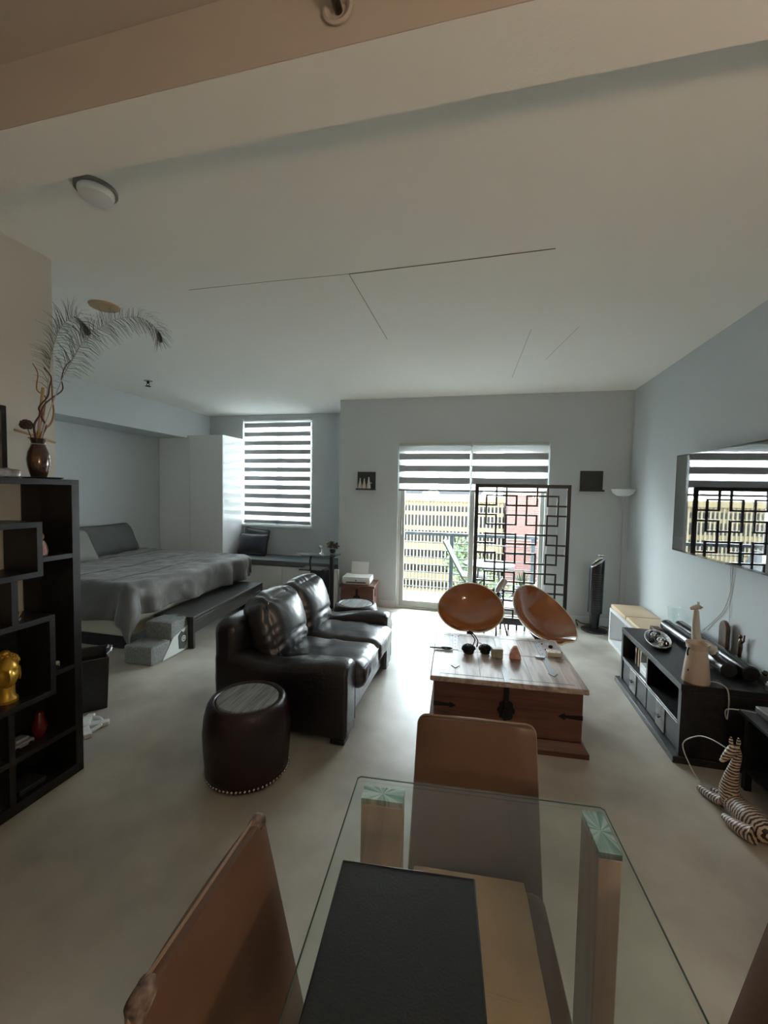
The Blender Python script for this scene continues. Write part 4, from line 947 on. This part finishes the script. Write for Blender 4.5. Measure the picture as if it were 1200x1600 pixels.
xc = lambda c: fw/2+c*cx_
def runs(seg, fixed):
    ks = sorted(v for f, v in seg if f == fixed); out = []
    for k in ks:
        if out and out[-1][1] == k: out[-1][1] = k+1
        else: out.append([k, k+1])
    return out
for r in sorted({f for f, _ in hseg}):
    for a, b in runs(hseg, r): m.b(xc(a)-bw if a else fw, xc(b)+bw if b < 9 else Ws-fw, -.009, .009, zc(r)-bw, zc(r)+bw)
for c in sorted({f for f, _ in vseg}):
    for a, b in runs(vseg, c): m.b(xc(c)-bw, xc(c)+bw, -.0085, .0085, max(zc(b)-bw, .135), zc(a)+bw if a else zt-fw)
for x in [k*.085+.06 for k in range(10)]: m.b(x-bw, x+bw, -.008, .008, .0, .06)
m.build('lattice', 'black_plastic', t, smooth=False)
# telescope on its small tripod
t = thing('telescope', 'small silver telescope on a black tripod before the lattice screen', 'telescope', (.19, 4.42, 0), 0)
d0 = Vector((.55, .2, .8)).normalized(); cc = Vector((.0, 0, .52))
MB().tube([cc-d0*.05, cc-d0*.02, cc+d0*.03, cc+d0*.11], [.018, .028, .036, .036], 18).build('barrel', 'silver', t)
MB().ball((-.02, 0, .44), .03).tube([(-.02, 0, .44), (0, 0, .48)], .018).tube([(.03, 0, .45), (.05, 0, .40), (.03, 0, .36)], .009).build('mount', 'black_plastic', t)
for a in (0.5, 2.6, 4.7): MB().tube([(-.02, 0, .43), (-.02+.14*math.cos(a), .14*math.sin(a), .005)], .008, 8).build('leg', 'black_plastic', t)

# ================================================================== FAN, FLOOR LAMP, WALL SHELVES
t = thing('tower_fan', 'black tower fan with slanted chrome top beside the floor lamp', 'fan', (1.245, 4.96, 0), 0)
MB().lathe([(0, 0), (.135, 0), (.135, .012), (.11, .022), (.03, .03), (0, .03)], n=40).build('base', 'black_plastic', t)
MB().lathe([(.045, .03), (.05, .12), (.062, .23)], n=24).build('neck', 'fan', t)
m = MB(); N = 28; rings = []
for z_, sl in ((.20, 0), (.24, 0), (.5, 0), (.70, 0), (.755, 1)):
    rings.append([m.bm.verts.new((.075*math.cos(2*PI*k/N)+.012*(z_-.2), .07*math.sin(2*PI*k/N), z_+(.055*math.cos(2*PI*k/N)*sl))) for k in range(N)])
for A_, B_ in zip(rings, rings[1:]):
    for k in range(N): m.bm.faces.new([A_[k], A_[(k+1) % N], B_[(k+1) % N], B_[k]])
m.bm.faces.new(rings[0][::-1]); m.bm.faces.new(rings[-1]); m.build('housing', 'fan', t)
MB().tube([(.0066+.068*math.cos(2*PI*k/N), .063*math.sin(2*PI*k/N), .765+.055*math.cos(2*PI*k/N)) for k in range(N)], .012, 8, closed=True).build('chrome_ring', 'chrome', t)
MB().ball((.04, 0, .845), (.035, .03, .018)).build('dial', 'chrome', t)
m = MB()
for k in range(16): m.b(-.035, .045, -.0745, -.062, .26+k*.025, .264+k*.025)
m.build('grille', 'black_plastic', t)
t = thing('floor_lamp', 'thin silver torchiere floor lamp with frosted bowl shade in the corner', 'lamp', (1.50, 5.03, 0), 0)
MB().lathe([(0, 0), (.10, 0), (.10, .015), (.03, .025), (0, .025)], n=36).build('base', 'silver', t)
MB().tube([(0, 0, .02), (0, 0, .80), (-.004, 0, 1.46)], .0085, 12).build('pole', 'silver', t)
MB().lathe([(.02, 1.44), (.022, 1.46), (.022, 1.50), (.012, 1.505)], (-.004, 0, 0), n=16).build('collar', 'silver', t)
MB().lathe([(.015, 1.497), (.06, 1.503), (.10, 1.53), (.122, 1.575), (.118, 1.575), (.095, 1.535), (.058, 1.51), (0, 1.506)], (-.004, 0, 0), n=40).build('lamp_shade', 'shade', t)
def curve_cord(name, label, pts, r, m, par=None):
    o = MB().tube(smoothpath(pts, 8), r, 6).build(name, m, angle=80)
    if par is not None:
        o.parent = par; o.matrix_parent_inverse = (Matrix.Translation(par.location) @ par.rotation_euler.to_matrix().to_4x4()).inverted(); o['label'] = label; return o
    tag(o, label, 'cord'); return o
fan_ = bpy.data.objects['tower_fan']
cord = []
for k in range(60):
    a = k*.55; cord.append((1.46+.02*k/60+.07*math.cos(a)*(1-.3*k/60), 4.84+.09*math.sin(a*.97)+.04*math.sin(k), .008+.0006*k))
curve_cord('power_cord', 'tangled black power cord on the floor by the fan', [(1.10, 5.06, .005), (1.09, 5.12, .06), (1.16, 5.13, .02), (1.36, 5.12, .005)]+cord+[(1.55, 5.10, .02)], .005, 'cord_b', fan_)
ws = thing('wall_shelf', 'small black square wall box with pale figures left of the door', 'wall shelf', (-1.475, YB, 1.515))
MB().b(-.12, .12, -.012, -.0005, .02, .235).build('back_panel', 'dark_matte', ws, bevel=.002)
MB().b(-.125, .125, -.075, -.0005, 0, .02).build('ledge', 'dark_matte', ws, bevel=.002)
w2 = copy_tree(ws); w2.location = (1.20, YB, 1.545); w2['label'] = 'plain black square wall panel with ledge right of the door'
for i, (x, h, lb) in enumerate(((-1.55, .135, 'slender pale cat-like figurine, leftmost in the wall box'), (-1.495, .13, 'slender pale figurine, middle one in the wall box'), (-1.435, .15, 'slender pale figurine with an outstretched arm, right one in the wall box'))):
    t = thing('slender_figurine', lb, 'figurine', (x, YB-.042, 1.5355), 0, 'pale figurines in the wall box')
    MB().lathe([(0, 0), (.026, 0), (.028, .015), (.022, h*.35), (.013, h*.6), (.008, h*.82), (.0, h*.84)], n=16, sc=(1, .7)).build('body', 'giraffe', t)
    MB().ball((0, 0, h*.9), (.009, .009, .014), 12, 8).build('head', 'giraffe', t)
    if i == 2: MB().tube([(.01, 0, h*.45), (.03, 0, h*.5), (.044, 0, h*.42)], [.008, .007, .004], 8).build('arm', 'giraffe', t)

# ================================================================== TV
TVR = math.radians(1.9)
t = thing('television', 'large black flat television on the right wall reflecting the door', 'television', (XR-.022, 3.12, 1.45), TVR)
MB().b(-.060, -.028, -.68, .68, -.378, .384).build('bezel', 'black_gloss', t, bevel=.003)
MB().b(-.0615, -.0602, -.668, .668, -.362, .372).build('screen', 'screen', t, smooth=False)
MB().b(-.028, -.006, -.25, .25, -.2, .2).build('wall_mount', 'black_plastic', t)
curve_cord('television_cord', 'thin grey cord hanging on the wall under the television', [(1.603, 3.14, 1.10), (1.603, 3.15, .90), (1.603, 3.22, .74), (1.603, 3.36, .61), (1.60, 3.45, .53)], .003, 'cord_w', t)
curve_cord('television_cord', 'second thin cord running straight down below the television', [(1.605, 3.17, 1.10), (1.605, 3.155, .85), (1.605, 3.15, .60)], .002, 'wall', t)

# ================================================================== CONSOLE
CX0, CX1, CY0, CY1, CT = 1.12, 1.598, 2.605, 3.63, .45
t = thing('media_console', 'low black media console with cubbies and metal-front drawers', 'console', (0, 0, 0))
q = .035
MB().b(CX0-.003, CX1, CY0, CY1, CT-.04, CT).build('top', 'console', t, bevel=.002)
MB().b(CX0-.035, CX1, CY0-.02, CY1+.02, 0, .04).build('plinth', 'console', t, bevel=.003)
MB().b(CX0, CX1, CY0, CY0+q, .04, CT-.04).build('side_panel', 'console', t, bevel=.001); MB().b(CX0, CX1, CY1-q, CY1, .04, CT-.04).build('side_panel', 'console', t, bevel=.001)
MB().b(CX1-.01, CX1, CY0+q, CY1-q, .04, CT-.04).build('back_panel', 'console', t)
ym = (CY0+CY1)/2
MB().b(CX0+.005, CX1-.01, ym-.010, ym+.010, .04, CT-.04).build('divider', 'console', t); MB().b(CX0+.003, CX1-.01, CY0+q, ym-.01, .205, .222).b(CX0+.003, CX1-.01, ym+.01, CY1-q, .205, .222).build('shelf', 'console', t)
MB().b(CX0+.001, CX0+.004, CY0+q, CY1-q, .222, .2245).b(CX0+.001, CX0+.004, CY0+q, CY1-q, .203, .2045).build('edge_trim', 'chrome', t)
for ya, yb in ((CY0+q+.004, ym-.014), (ym+.014, CY1-q-.004)):
    d_ = MB().b(CX0+.008, CX0+.30, ya, yb, .045, .20).build('drawer', 'console', t, bevel=.002)
    c_ = (ya+yb)/2; MB().b(CX0+.002, CX0+.0075, c_-.065, c_+.065, .045, .20).build('metal_plate', 'plate', d_, bevel=.001)
    MB().tube([(CX0+.002, c_-.012, .125), (CX0-.014, c_-.012, .125)], .004, 6).tube([(CX0+.002, c_+.012, .125), (CX0-.014, c_+.012, .125)], .004, 6).tube([(CX0-.014, c_-.024, .125), (CX0-.014, c_+.024, .125)], .006, 8).build('knob', 'black_plastic', d_)
for i, (y, wd, h, mm_, lb) in enumerate(((3.46, .03, .13, 'twig_red', 'brown book standing at the far end of the upper cubby'), (3.41, .022, .14, 'straw', 'tan book standing beside the brown book in the cubby'), (3.365, .028, .135, 'stone', 'greenish book standing nearest the white boxes in the cubby'))):
    o = MB().b(-.07, .07, -wd/2, wd/2, 0, h).build('book', mm_, loc=(CX0+.12, y, .2226), bevel=.002); tag(o, lb, 'book', 'books in the upper cubby of the console')
    if i == 0: MB().b(-.0705, -.070, -wd/2+.003, wd/2-.003, .09, .12).build('spine_label', 'straw', o)
for k, lb in enumerate(('white device box at the bottom of the stack in the cubby', 'white device box on top of the stack in the cubby')):
    o = MB().b(-.06, .06, -.075, .075, 0, .036).build('device_box', 'white', loc=(CX0+.085, 3.225, .2226+.038*k), bevel=.004); tag(o, lb, 'box', 'white boxes in the console cubby')
curve_cord('white_cable', 'looped white cable on the boxes in the console cubby', [(CX0+.06, 3.20, .302), (CX0+.055, 3.24, .35), (CX0+.07, 3.27, .36), (CX0+.09, 3.26, .31)], .004, 'cord_w')
o = MB().b(-.08, .08, -.10, .10, 0, .05).build('set_top_box', 'black_gloss', loc=(CX0+.20, 2.84, .2226), bevel=.004); tag(o, 'black set-top box in the nearer cubby of the console', 'electronics')
# on the console
t = thing('ornate_tray', 'long oval silver tray full of black ornaments on the console', 'tray', (1.262, 3.33, CT+.001), -.28)
N = 40
MB().lathe([(0, 0), (.15, 0), (.19, .016), (.20, .02), (.196, .024), (.18, .018), (.145, .006), (0, .006)], n=N, sc=(.40, 1.08)).build('dish', 'tarnish', t)
m = MB()
for k in range(N): a = 2*PI*k/N; m.ball((.198*.40*math.cos(a), .214*math.sin(a), .023), .0052, 6, 5)
m.build('beaded_rim', 'tarnish', t)
rr_ = random.Random(5)
for i in range(9):
    x = rr_.uniform(-.045, .045); y = -.13+.032*i; s_ = rr_.uniform(.016, .024)
    t = thing('glass_ornament', ('chrome' if i % 3 == 0 else 'black')+' glass ornament in the oval tray, '+('nearest', 'second nearest', 'third nearest', 'fourth nearest', 'middle', 'fourth farthest', 'third farthest', 'second farthest', 'farthest')[i]+' of the row to the camera', 'ornament', (1.262+x*.96+y*.276, 3.33-x*.276+y*.96, CT+.007), rr_.uniform(0, 3), 'ornaments in the oval tray')
    MB().lathe([(0, 0), (s_*.7, .003), (s_, s_*.8), (s_*.8, s_*1.5), (s_*.25, s_*1.9), (0, s_*1.9)], n=14).build('body', 'black_gloss' if i % 3 else 'chrome', t)
    MB().lathe([(s_*.3, s_*1.9), (s_*.3, s_*2.2), (0, s_*2.25)], n=10).build('cap', 'silver', t)
for i, (x, ya, yb) in enumerate(((1.425, 2.76, 3.62), (1.522, 2.74, 3.63))):
    t = thing('long_tube', ('glossy dark cylinder lying along the console nearer the room', 'glossy dark cylinder lying along the console nearer the wall')[i], 'tube', (x, ya, CT+.0462), 0, 'dark cylinders on the console')
    MB().lathe([(.038, .003), (.045, .008), (.045, yb-ya-.008), (.038, yb-ya-.003)], n=32, R=Matrix.Rotation(-PI/2, 3, 'X')).build('body', 'fan', t)
    MB().lathe([(0, 0), (.036, 0), (.036, .006), (0, .006)], n=24, R=Matrix.Rotation(-PI/2, 3, 'X')).build('end_cap', 'black_plastic', t)
t = thing('pitcher', 'tapered beige pitcher-shaped humidifier with a cord on the console corner', 'humidifier', (1.212, 2.665, CT), 0)
MB().lathe([(0, 0), (.064, 0), (.068, .008), (.058, .11), (.048, .185), (.047, .19), (0, .19)], n=40).build('body', 'pitcher', t)
MB().lathe([(.0475, .19), (.054, .194), (.056, .215), (.058, .225), (.053, .226), (.048, .205), (0, .2)], n=40).build('collar', 'pitcher', t)
MB().lathe([(.064, .0), (.069, .001), (.069, .006)], n=40, cap=False).build('base_ring', 'twig_tan', t)
MB().tube(smoothpath([(-.050, -.02, .20), (-.058, -.022, .18), (-.056, -.022, .155)]), .005, 8).build('handle', 'black_plastic', t); MB().ball((-.055, -.03, .075), (.004, .007, .007)).build('button', 'black_plastic', t)
t = thing('giraffe_figurine', 'pale giraffe figurine standing behind the beige humidifier', 'figurine', (1.335, 2.93, CT), math.radians(0))
m = MB().tube(smoothpath([(.085, .0, .105), (.05, 0, .125), (.01, 0, .14), (-.01, 0, .17), (-.018, 0, .24), (-.02, 0, .32), (-.022, 0, .355)], 5), [.03+.0*k for k in range(6)]+[.034]*6+[.030-.001*k for k in range(19)], 14)
m.build('body', 'giraffe', t, angle=80)
for x, y in ((.0, -.02), (.0, .02), (.075, -.02), (.075, .02)): MB().tube([(x, y, .11), (x-.002, y, .05), (x, y, 0)], [.013, .008, .01], 8).build('leg', 'giraffe', t)
hd_ = MB().tube([(.0, 0, .368), (-.02, 0, .368), (-.045, 0, .358), (-.056, 0, .354)], [.012, .017, .011, .008], 12).build('head', 'giraffe', t)
for s_ in (-1, 1):
    MB().tube([(-.012, s_*.008, .378), (-.012, s_*.009, .40)], [.003, .004], 6).build('horn', 'giraffe', hd_); MB().ball((-.002, s_*.022, .374), (.005, .012, .006), 10, 6).build('ear', 'giraffe', hd_)
MB().tube([(.105, 0, .11), (.118, 0, .07)], [.004, .003], 6).build('tail', 'giraffe', t)
t = thing('glass_vase', 'clear glass vase standing behind the giraffe figurine', 'vase', (1.548, 3.80, .406), 0)
MB().lathe([(0, 0), (.025, 0), (.03, .02), (.045, .16), (.052, .20), (.049, .20), (.042, .16), (.026, .02), (0, .012)], n=30).build('body', sheet_glass('vase_glass', (.95, .98, .98)), t)
t = thing('carved_sculpture', 'dark brown arched carved sculpture standing behind the dark cylinders', 'sculpture', (1.535, 2.99, CT+.001), 0)
t.location = (1.535, 2.955, CT+.092)
t.location.z = CT+.001
pts = [(-.048, .0), (.048, .0)]+[(.048*math.cos(k*PI/12)*1.02, .19+.055*math.sin(k*PI/12)) for k in range(13)]
MB().prism(pts, -.012, .012, Matrix(((0, -0, 1, .045), (1, 0, 0, .15), (0, 1, 0, 0), (0, 0, 0, 1)))).build('back', 'shell', t, bevel=.008)
MB().b(.03, .07, .09, .21, .0, .03).build('base', 'shell', t, bevel=.006)
t.location = (1.527, 2.98, CT+.001)
# the back sits against the wall side, clear of the cylinders
for c_ in kids(t): c_.location = (-.0, -.0, .0)
t = thing('brass_figurine', 'small bronze figure with a raised arm beside the arched carved sculpture', 'figurine', (1.585, 2.98, CT+.001), 0)
MB().lathe([(0, 0), (.018, 0), (.02, .01), (.012, .02), (.011, .08), (.016, .12), (.013, .16), (.005, .175), (0, .175)], n=14, sc=(.8, 1)).build('body', 'bronze', t)
MB().ball((0, 0, .188), (.010, .010, .013), 12, 8).build('head', 'bronze', t)
MB().tube([(0, -.012, .15), (0, -.034, .17), (0, -.038, .21)], [.006, .005, .004], 8).build('arm', 'bronze', t)
t = thing('perfume_bottles', 'clear faceted bottle with black stopper near the wall end of the console', 'bottle', (1.575, 2.72, CT+.001), .2)
MB().b(-.018, .018, -.03, .03, 0, .055).build('body', sheet_glass('bottle_glass', (.7, .72, .72)), t, bevel=.006); MB().ball((0, 0, .068), .016, 8, 6).build('stopper', 'black_gloss', t)
t = thing('small_candle', 'stubby white candle in a grey cup on the console corner by the wall', 'candle', (1.56, 2.645, CT+.001), 0)
MB().lathe([(0, 0), (.022, 0), (.024, .03), (.021, .03), (.02, .02), (0, .02)], n=18).build('cup', 'grey_obj', t); MB().lathe([(0, .02), (.018, .02), (.018, .045), (0, .048)], n=16).build('wax', 'white', t)
curve_cord('humidifier_cord', 'white cord hanging from the humidifier down beside the console', [(1.275, 2.66, .46), (1.30, 2.63, .47), (1.325, 2.585, .462), (1.332, 2.572, .40), (1.325, 2.565, .30), (1.29, 2.50, .385), (1.40, 2.46, .40)], .003, 'cord_w')
curve_cord('charger_cord', 'grey cord dropping in a loop to the floor beside the zebra', [(1.19, 2.262, .29), (1.15, 2.36, .285), (1.12, 2.43, .25), (1.085, 2.48, .17), (1.12, 2.45, .06), (1.16, 2.44, .004)], .003, 'cord_w')

# white low unit with cushions beyond the console
UX0, UX1, UY0, UY1, UT = 1.30, 1.598, 3.662, 4.62, .355
t = thing('storage_bench', 'white low storage bench against the right wall beyond the console', 'bench', (0, 0, 0))
MB().b(UX0, UX1, UY0, UY1, UT-.03, UT).build('top', 'white', t, bevel=.002)
MB().b(UX0, UX1, UY0, UY0+.03, 0, UT-.03).build('side_panel', 'white', t, bevel=.002); MB().b(UX0, UX1, UY1-.03, UY1, 0, UT-.03).build('side_panel', 'white', t, bevel=.002)
MB().b(UX0, UX1, UY0+.03, UY1-.03, 0, .035).build('bottom', 'white', t, bevel=.002); MB().b(UX1-.008, UX1, UY0+.03, UY1-.03, .035, UT-.03).build('back_panel', 'white', t)
MB().b(UX0, UX1-.01, 4.13, 4.15, .035, UT-.03).build('divider', 'white', t)
for i, (ya, yb, lb) in enumerate(((4.17, 4.61, 'beige cushion on the far half of the white storage bench'), (3.67, 4.16, 'beige cushion on the near half of the white storage bench'))):
    o = MB().soft(((UX0+UX1)/2, (ya+yb)/2, UT+.0235), (UX1-UX0-.008, yb-ya-.004, .045), .014, 8, (0, 0, .004)).build('bench_cushion', 'beige_cush'); tag(o, lb, 'cushion', 'beige cushions on the white bench')
o = MB().b(-.03, .03, -.045, .045, 0, .03).build('brown_box', 'twig_red', loc=(1.40, 3.57, CT+.0005), bevel=.003); tag(o, 'small dark brown box at the far end of the console', 'box')
o.location = (1.345, 3.585, CT+.0005)

# low black table at the right edge
t = thing('side_table', 'low black side table with sloping shelf at the right edge', 'table', (1.33, 2.15, 0), 0)
MB().b(0, .26, -.42, .34, .385, .40).build('top', 'console', t, bevel=.002)
MB().b(.02, .05, .28, .31, 0, .384).build('leg', 'console', t); MB().b(.21, .24, .28, .31, 0, .384).build('leg', 'console', t); MB().b(.02, .05, -.40, -.37, 0, .384).build('leg', 'console', t); MB().b(.21, .24, -.40, -.37, 0, .384).build('leg', 'console', t)
MB().b(.02, .25, -.36, .27, .10, .115).build('shelf', 'console', t); MB().b(.235, .25, -.40, .30, .12, .384).build('back_panel', 'console', t)
o = MB().b(-.035, .035, -.05, .05, 0, .035).build('power_adapter', 'grey_obj', loc=(1.43, 2.42, .4005), bevel=.006); tag(o, 'grey power adapter on the low black side table', 'adapter')
o = MB().b(-.05, .05, -.08, .08, 0, .012).build('dark_tablet', 'teal', loc=(1.50, 2.28, .4005), bevel=.004); tag(o, 'dark tablet lying on the low black side table', 'tablet')

# zebra
t = thing('zebra_figurine', 'striped wooden zebra lying on the floor with raised neck', 'figurine', (1.205, 2.20, 0), 0)
def skin_tube(pts, rs, n=20, sc=None):
    m = MB(); m.tube(smoothpath(pts, 6), None or [0.01]*((len(pts)-1)*6+1), n) if False else None
    P_ = smoothpath(pts, 6); R_ = []
    for i in range(len(rs)-1):
        for j in range(6): R_.append(rs[i]+(rs[i+1]-rs[i])*j/6)
    R_.append(rs[-1]); m.tube(P_, R_, n); return m
skin_tube([(.035, -.175, .055), (.03, -.15, .060), (.012, -.08, .062), (.0, -.02, .060), (-.012, .04, .062), (-.02, .07, .07)], [.012, .05, .058, .050, .048, .03]).build('body', 'zebra_y', t, angle=80)
nk = skin_tube([(-.012, .02, .055), (-.018, .045, .10), (-.012, .05, .16), (.0, .052, .22), (.012, .055, .27), (.006, .055, .305), (-.004, .055, .315)], [.046, .040, .030, .021, .016, .015, .009]).build('neck', 'zebra', t, angle=80)
hd_ = skin_tube([(.014, .055, .310), (-.012, .050, .300), (-.040, .042, .272), (-.058, .036, .254)], [.014, .023, .017, .011]).build('head', 'zebra', t, angle=80)
for s_ in (-1, 1): MB().tube([(-.002+s_*.012, .057, .31), (.0+s_*.016, .06, .34), (-.002+s_*.015, .06, .358)], [.007, .009, .003], 10).build('ear', 'zebra', hd_)
MB().ball((-.060, .0355, .252), (.011, .009, .009)).build('muzzle', 'giraffe', hd_)
for s_, y_ in ((-.055, -.16), (.055, -.15)):
    skin_tube([(s_*.7+.015, y_, .05), (s_*1.1+.01, y_+.05, .035), (s_*1.2-.005, y_+.13, .022)], [.036, .030, .016]).build('hind_leg', 'zebra_y', t, angle=80)
for s_ in (-1, 1):
    skin_tube([(-.012+s_*.03, .04, .045), (-.03+s_*.034, .10, .028), (-.055+s_*.03, .165, .02)], [.026, .022, .016]).build('front_leg', 'zebra_y', t, angle=80)
MB().tube(smoothpath([(.04, -.205, .055), (.055, -.22, .035), (.07, -.20, .02)]), .009, 8).build('tail', 'black_plastic', t)
MB().tube(smoothpath([(.016, .062, .315), (.027, .064, .26), (.020, .078, .19), (.006, .085, .12)]), [.004+.0*k for k in range(19)], 6).build('mane', 'iron', t)

# ================================================================== DINING TABLE
TR = math.radians(3.6); TC = Vector((0.003, 1.0415, 0))
t = thing('glass_dining_table', 'clear glass-topped dining table with wood veneer legs in the foreground', 'table', (0.0035, 1.0415, 0), TR+math.radians(.8))
TW = .3035; TL = 1.05
MB().prism([(-TW, -TL), (TW, -TL), (TW, -.007), (TW-.007, 0), (-TW+.007, 0), (-TW, -.007)], .738, .750).build('glass_top', 'tableglass', t, smooth=False)
e = MB()
for p0, p1 in (((-TW, -TL), (-TW, -.007)), ((-TW, -.007), (-TW+.007, 0)), ((-TW+.007, 0), (TW-.007, 0)), ((TW-.007, 0), (TW, -.007)), ((TW, -.007), (TW, -TL))):
    a = Vector((*p0, .744)); b = Vector((*p1, .744)); e.tube([a, b], .0016, 5)
e.build('glass_edge', 'glassedge', t)
for (xa, xb, ya, yb) in ((-.283, -.178, -.065, -.018), (.252, .300, -.125, -.005), (-.283, -.178, -1.03, -.98), (.252, .300, -1.04, -.92)):
    lg = MB().b(xa, xb, ya, yb, 0, .722).build('leg', 'walnut', t, bevel=.003)
    cp = MB().b(-(xb-xa)/2, (xb-xa)/2, -(yb-ya)/2, (yb-ya)/2, 0, .0145).build('burst_cap', 'burst', lg, loc=((xa+xb)/2, (ya+yb)/2, .7225), bevel=.001)
o = thing('leather_folder', 'flat black leather folder lying on the glass tabletop', 'folder', (-.112, .655, .7508), math.radians(5.5))
MB().b(-.131, .131, -.26, .118, .0, .006).build('cover', 'folder', o, bevel=.002); 
m = MB()
for a, b in (((-.128, .115), (.128, .115)), ((-.128, .115), (-.128, -.257)), ((.128, .115), (.128, -.257))): m.tube([(a[0], a[1], .0062), (b[0], b[1], .0062)], .0008, 5)
m.build('stitching', 'black_plastic', o)

# ================================================================== DINING CHAIRS
def dining_chair(label, loc, rz):
    # sitter faces -y in local frame; the backrest stands at y = 0 .. leaning back
    t = thing('dining_chair', label, 'chair', loc, rz, 'brown leather dining chairs round the glass table')
    N = 22; m = MB(); Hh, W0 = .815, .172
    ZS = [.30+(Hh-.026-.30)*i/14 for i in range(15)]+[Hh-.026+.026*math.sin(k*PI/16) for k in range(1, 9)]
    def outline(z):
        f = (z-.30)/(Hh-.30)
        return W0*(1.10-.10*f)
    fr, bk_ = [], []
    for i in range(N+1):
        z = ZS[i]; wv = outline(z); tz = (z-(Hh-.026))/.026
        if tz > 0: wv -= .026*(1-math.sqrt(max(0, 1-tz*tz)))
        y = LEAN*(z-.30)/(Hh-.30)
        rowf, rowb = [], []
        for k in range(13):
            u = -1+2*k/12; x = u*wv; cv = .006*(1-u*u); e_ = .014*(1-abs(u)**8)*(1 if i < N else .3)
            rowf.append(m.bm.verts.new((x, y+cv-e_-.004, z))); rowb.append(m.bm.verts.new((x, y+cv+.25*e_+.004, z)))
        fr.append(rowf); bk_.append(rowb)
    for Lr in (fr, bk_):
        for i in range(N):
            for k in range(12): m.bm.faces.new([Lr[i][k], Lr[i][k+1], Lr[i+1][k+1], Lr[i+1][k]])
    for i in range(N):
        m.bm.faces.new([fr[i][0], fr[i+1][0], bk_[i+1][0], bk_[i][0]]); m.bm.faces.new([fr[i][-1], bk_[i][-1], bk_[i+1][-1], fr[i+1][-1]])
    for k in range(12):
        m.bm.faces.new([fr[N][k], fr[N][k+1], bk_[N][k+1], bk_[N][k]]); m.bm.faces.new([fr[0][k], bk_[0][k], bk_[0][k+1], fr[0][k+1]])
    bkr = m.build('backrest', 'tan', t, angle=50)
    pts = []
    for i in range(N+1):
        z = ZS[i]; wv = outline(z); tz = (z-(Hh-.026))/.026
        if tz > 0: wv -= .026*(1-math.sqrt(max(0, 1-tz*tz)))
        pts.append((wv, LEAN*(z-.30)/(Hh-.30)+.004, z))
    ring = [(-x, y, z) for x, y, z in pts]+[(x, y, z) for x, y, z in pts[::-1]]
    MB().tube(ring, .0035, 6).build('piping', 'tan_piping', bkr)
    MB().soft((0, -.190, .39), (.36, .33, .11), .03, 12, (0, 0, .01)).build('seat', 'tan', t, angle=70)
    MB().soft((-.02, -.190, .452), (.30, .328, .016), .007, 8).build('seat_pad', 'beige_pad', t)
    for x, y in ((-.155, -.32), (.155, -.32), (-.155, -.03), (.155, -.03)):
        MB().box((x, y, .17), (.035, .035, .34)).build('leg', 'tan', t, bevel=.003)
    return t
LEAN = .11
ch = dining_chair('brown leather dining chair at the far end of the glass table', (.008, 1.14, 0), math.radians(4.5))
c2 = copy_tree(ch); c2.location = (-.326, .595, 0); c2.rotation_euler = (0, 0, math.radians(90+1)); c2['label'] = 'brown leather dining chair with worn corners left of the glass table'
c3 = copy_tree(ch); c3.location = (.385, .615, 0); c3.rotation_euler = (0, 0, math.radians(-90+1)); c3['label'] = 'brown leather dining chair cut off at the bottom right corner'
for x in (-.150, .150):   # scuffed corners of the left chair
    MB().soft((x, LEAN, .797), (.046, .030, .044), .014, 6, fn=lambda p, n, u: n*.003*nz(p, 60, 2)).build('worn_corner', 'worn', c2)

# ================================================================== FLOOR LAMP behind the camera
t = thing('uplight_lamp', 'warm uplight floor lamp standing behind the camera on the right', 'lamp', (1.30, -.55, 0))
MB().lathe([(0, 0), (.13, 0), (.13, .015), (.02, .03), (0, .03)], n=32).build('base', 'silver', t)
MB().tube([(0, 0, .03), (0, 0, 1.36)], .010, 12).build('pole', 'silver', t)
MB().lathe([(.012, 1.36), (.08, 1.375), (.10, 1.41), (.097, 1.412), (.075, 1.382), (0, 1.368)], n=32).build('lamp_shade', 'shade', t)
ld = bpy.data.lights.new('uplight_bulb', 'POINT'); lo = bpy.data.objects.new('uplight_bulb', ld); COL.objects.link(lo)
ld.shadow_soft_size = .09; ld.energy = KITCHEN; ld.color = (1, .72, .50); lo.location = (1.30, -.55, 1.46)
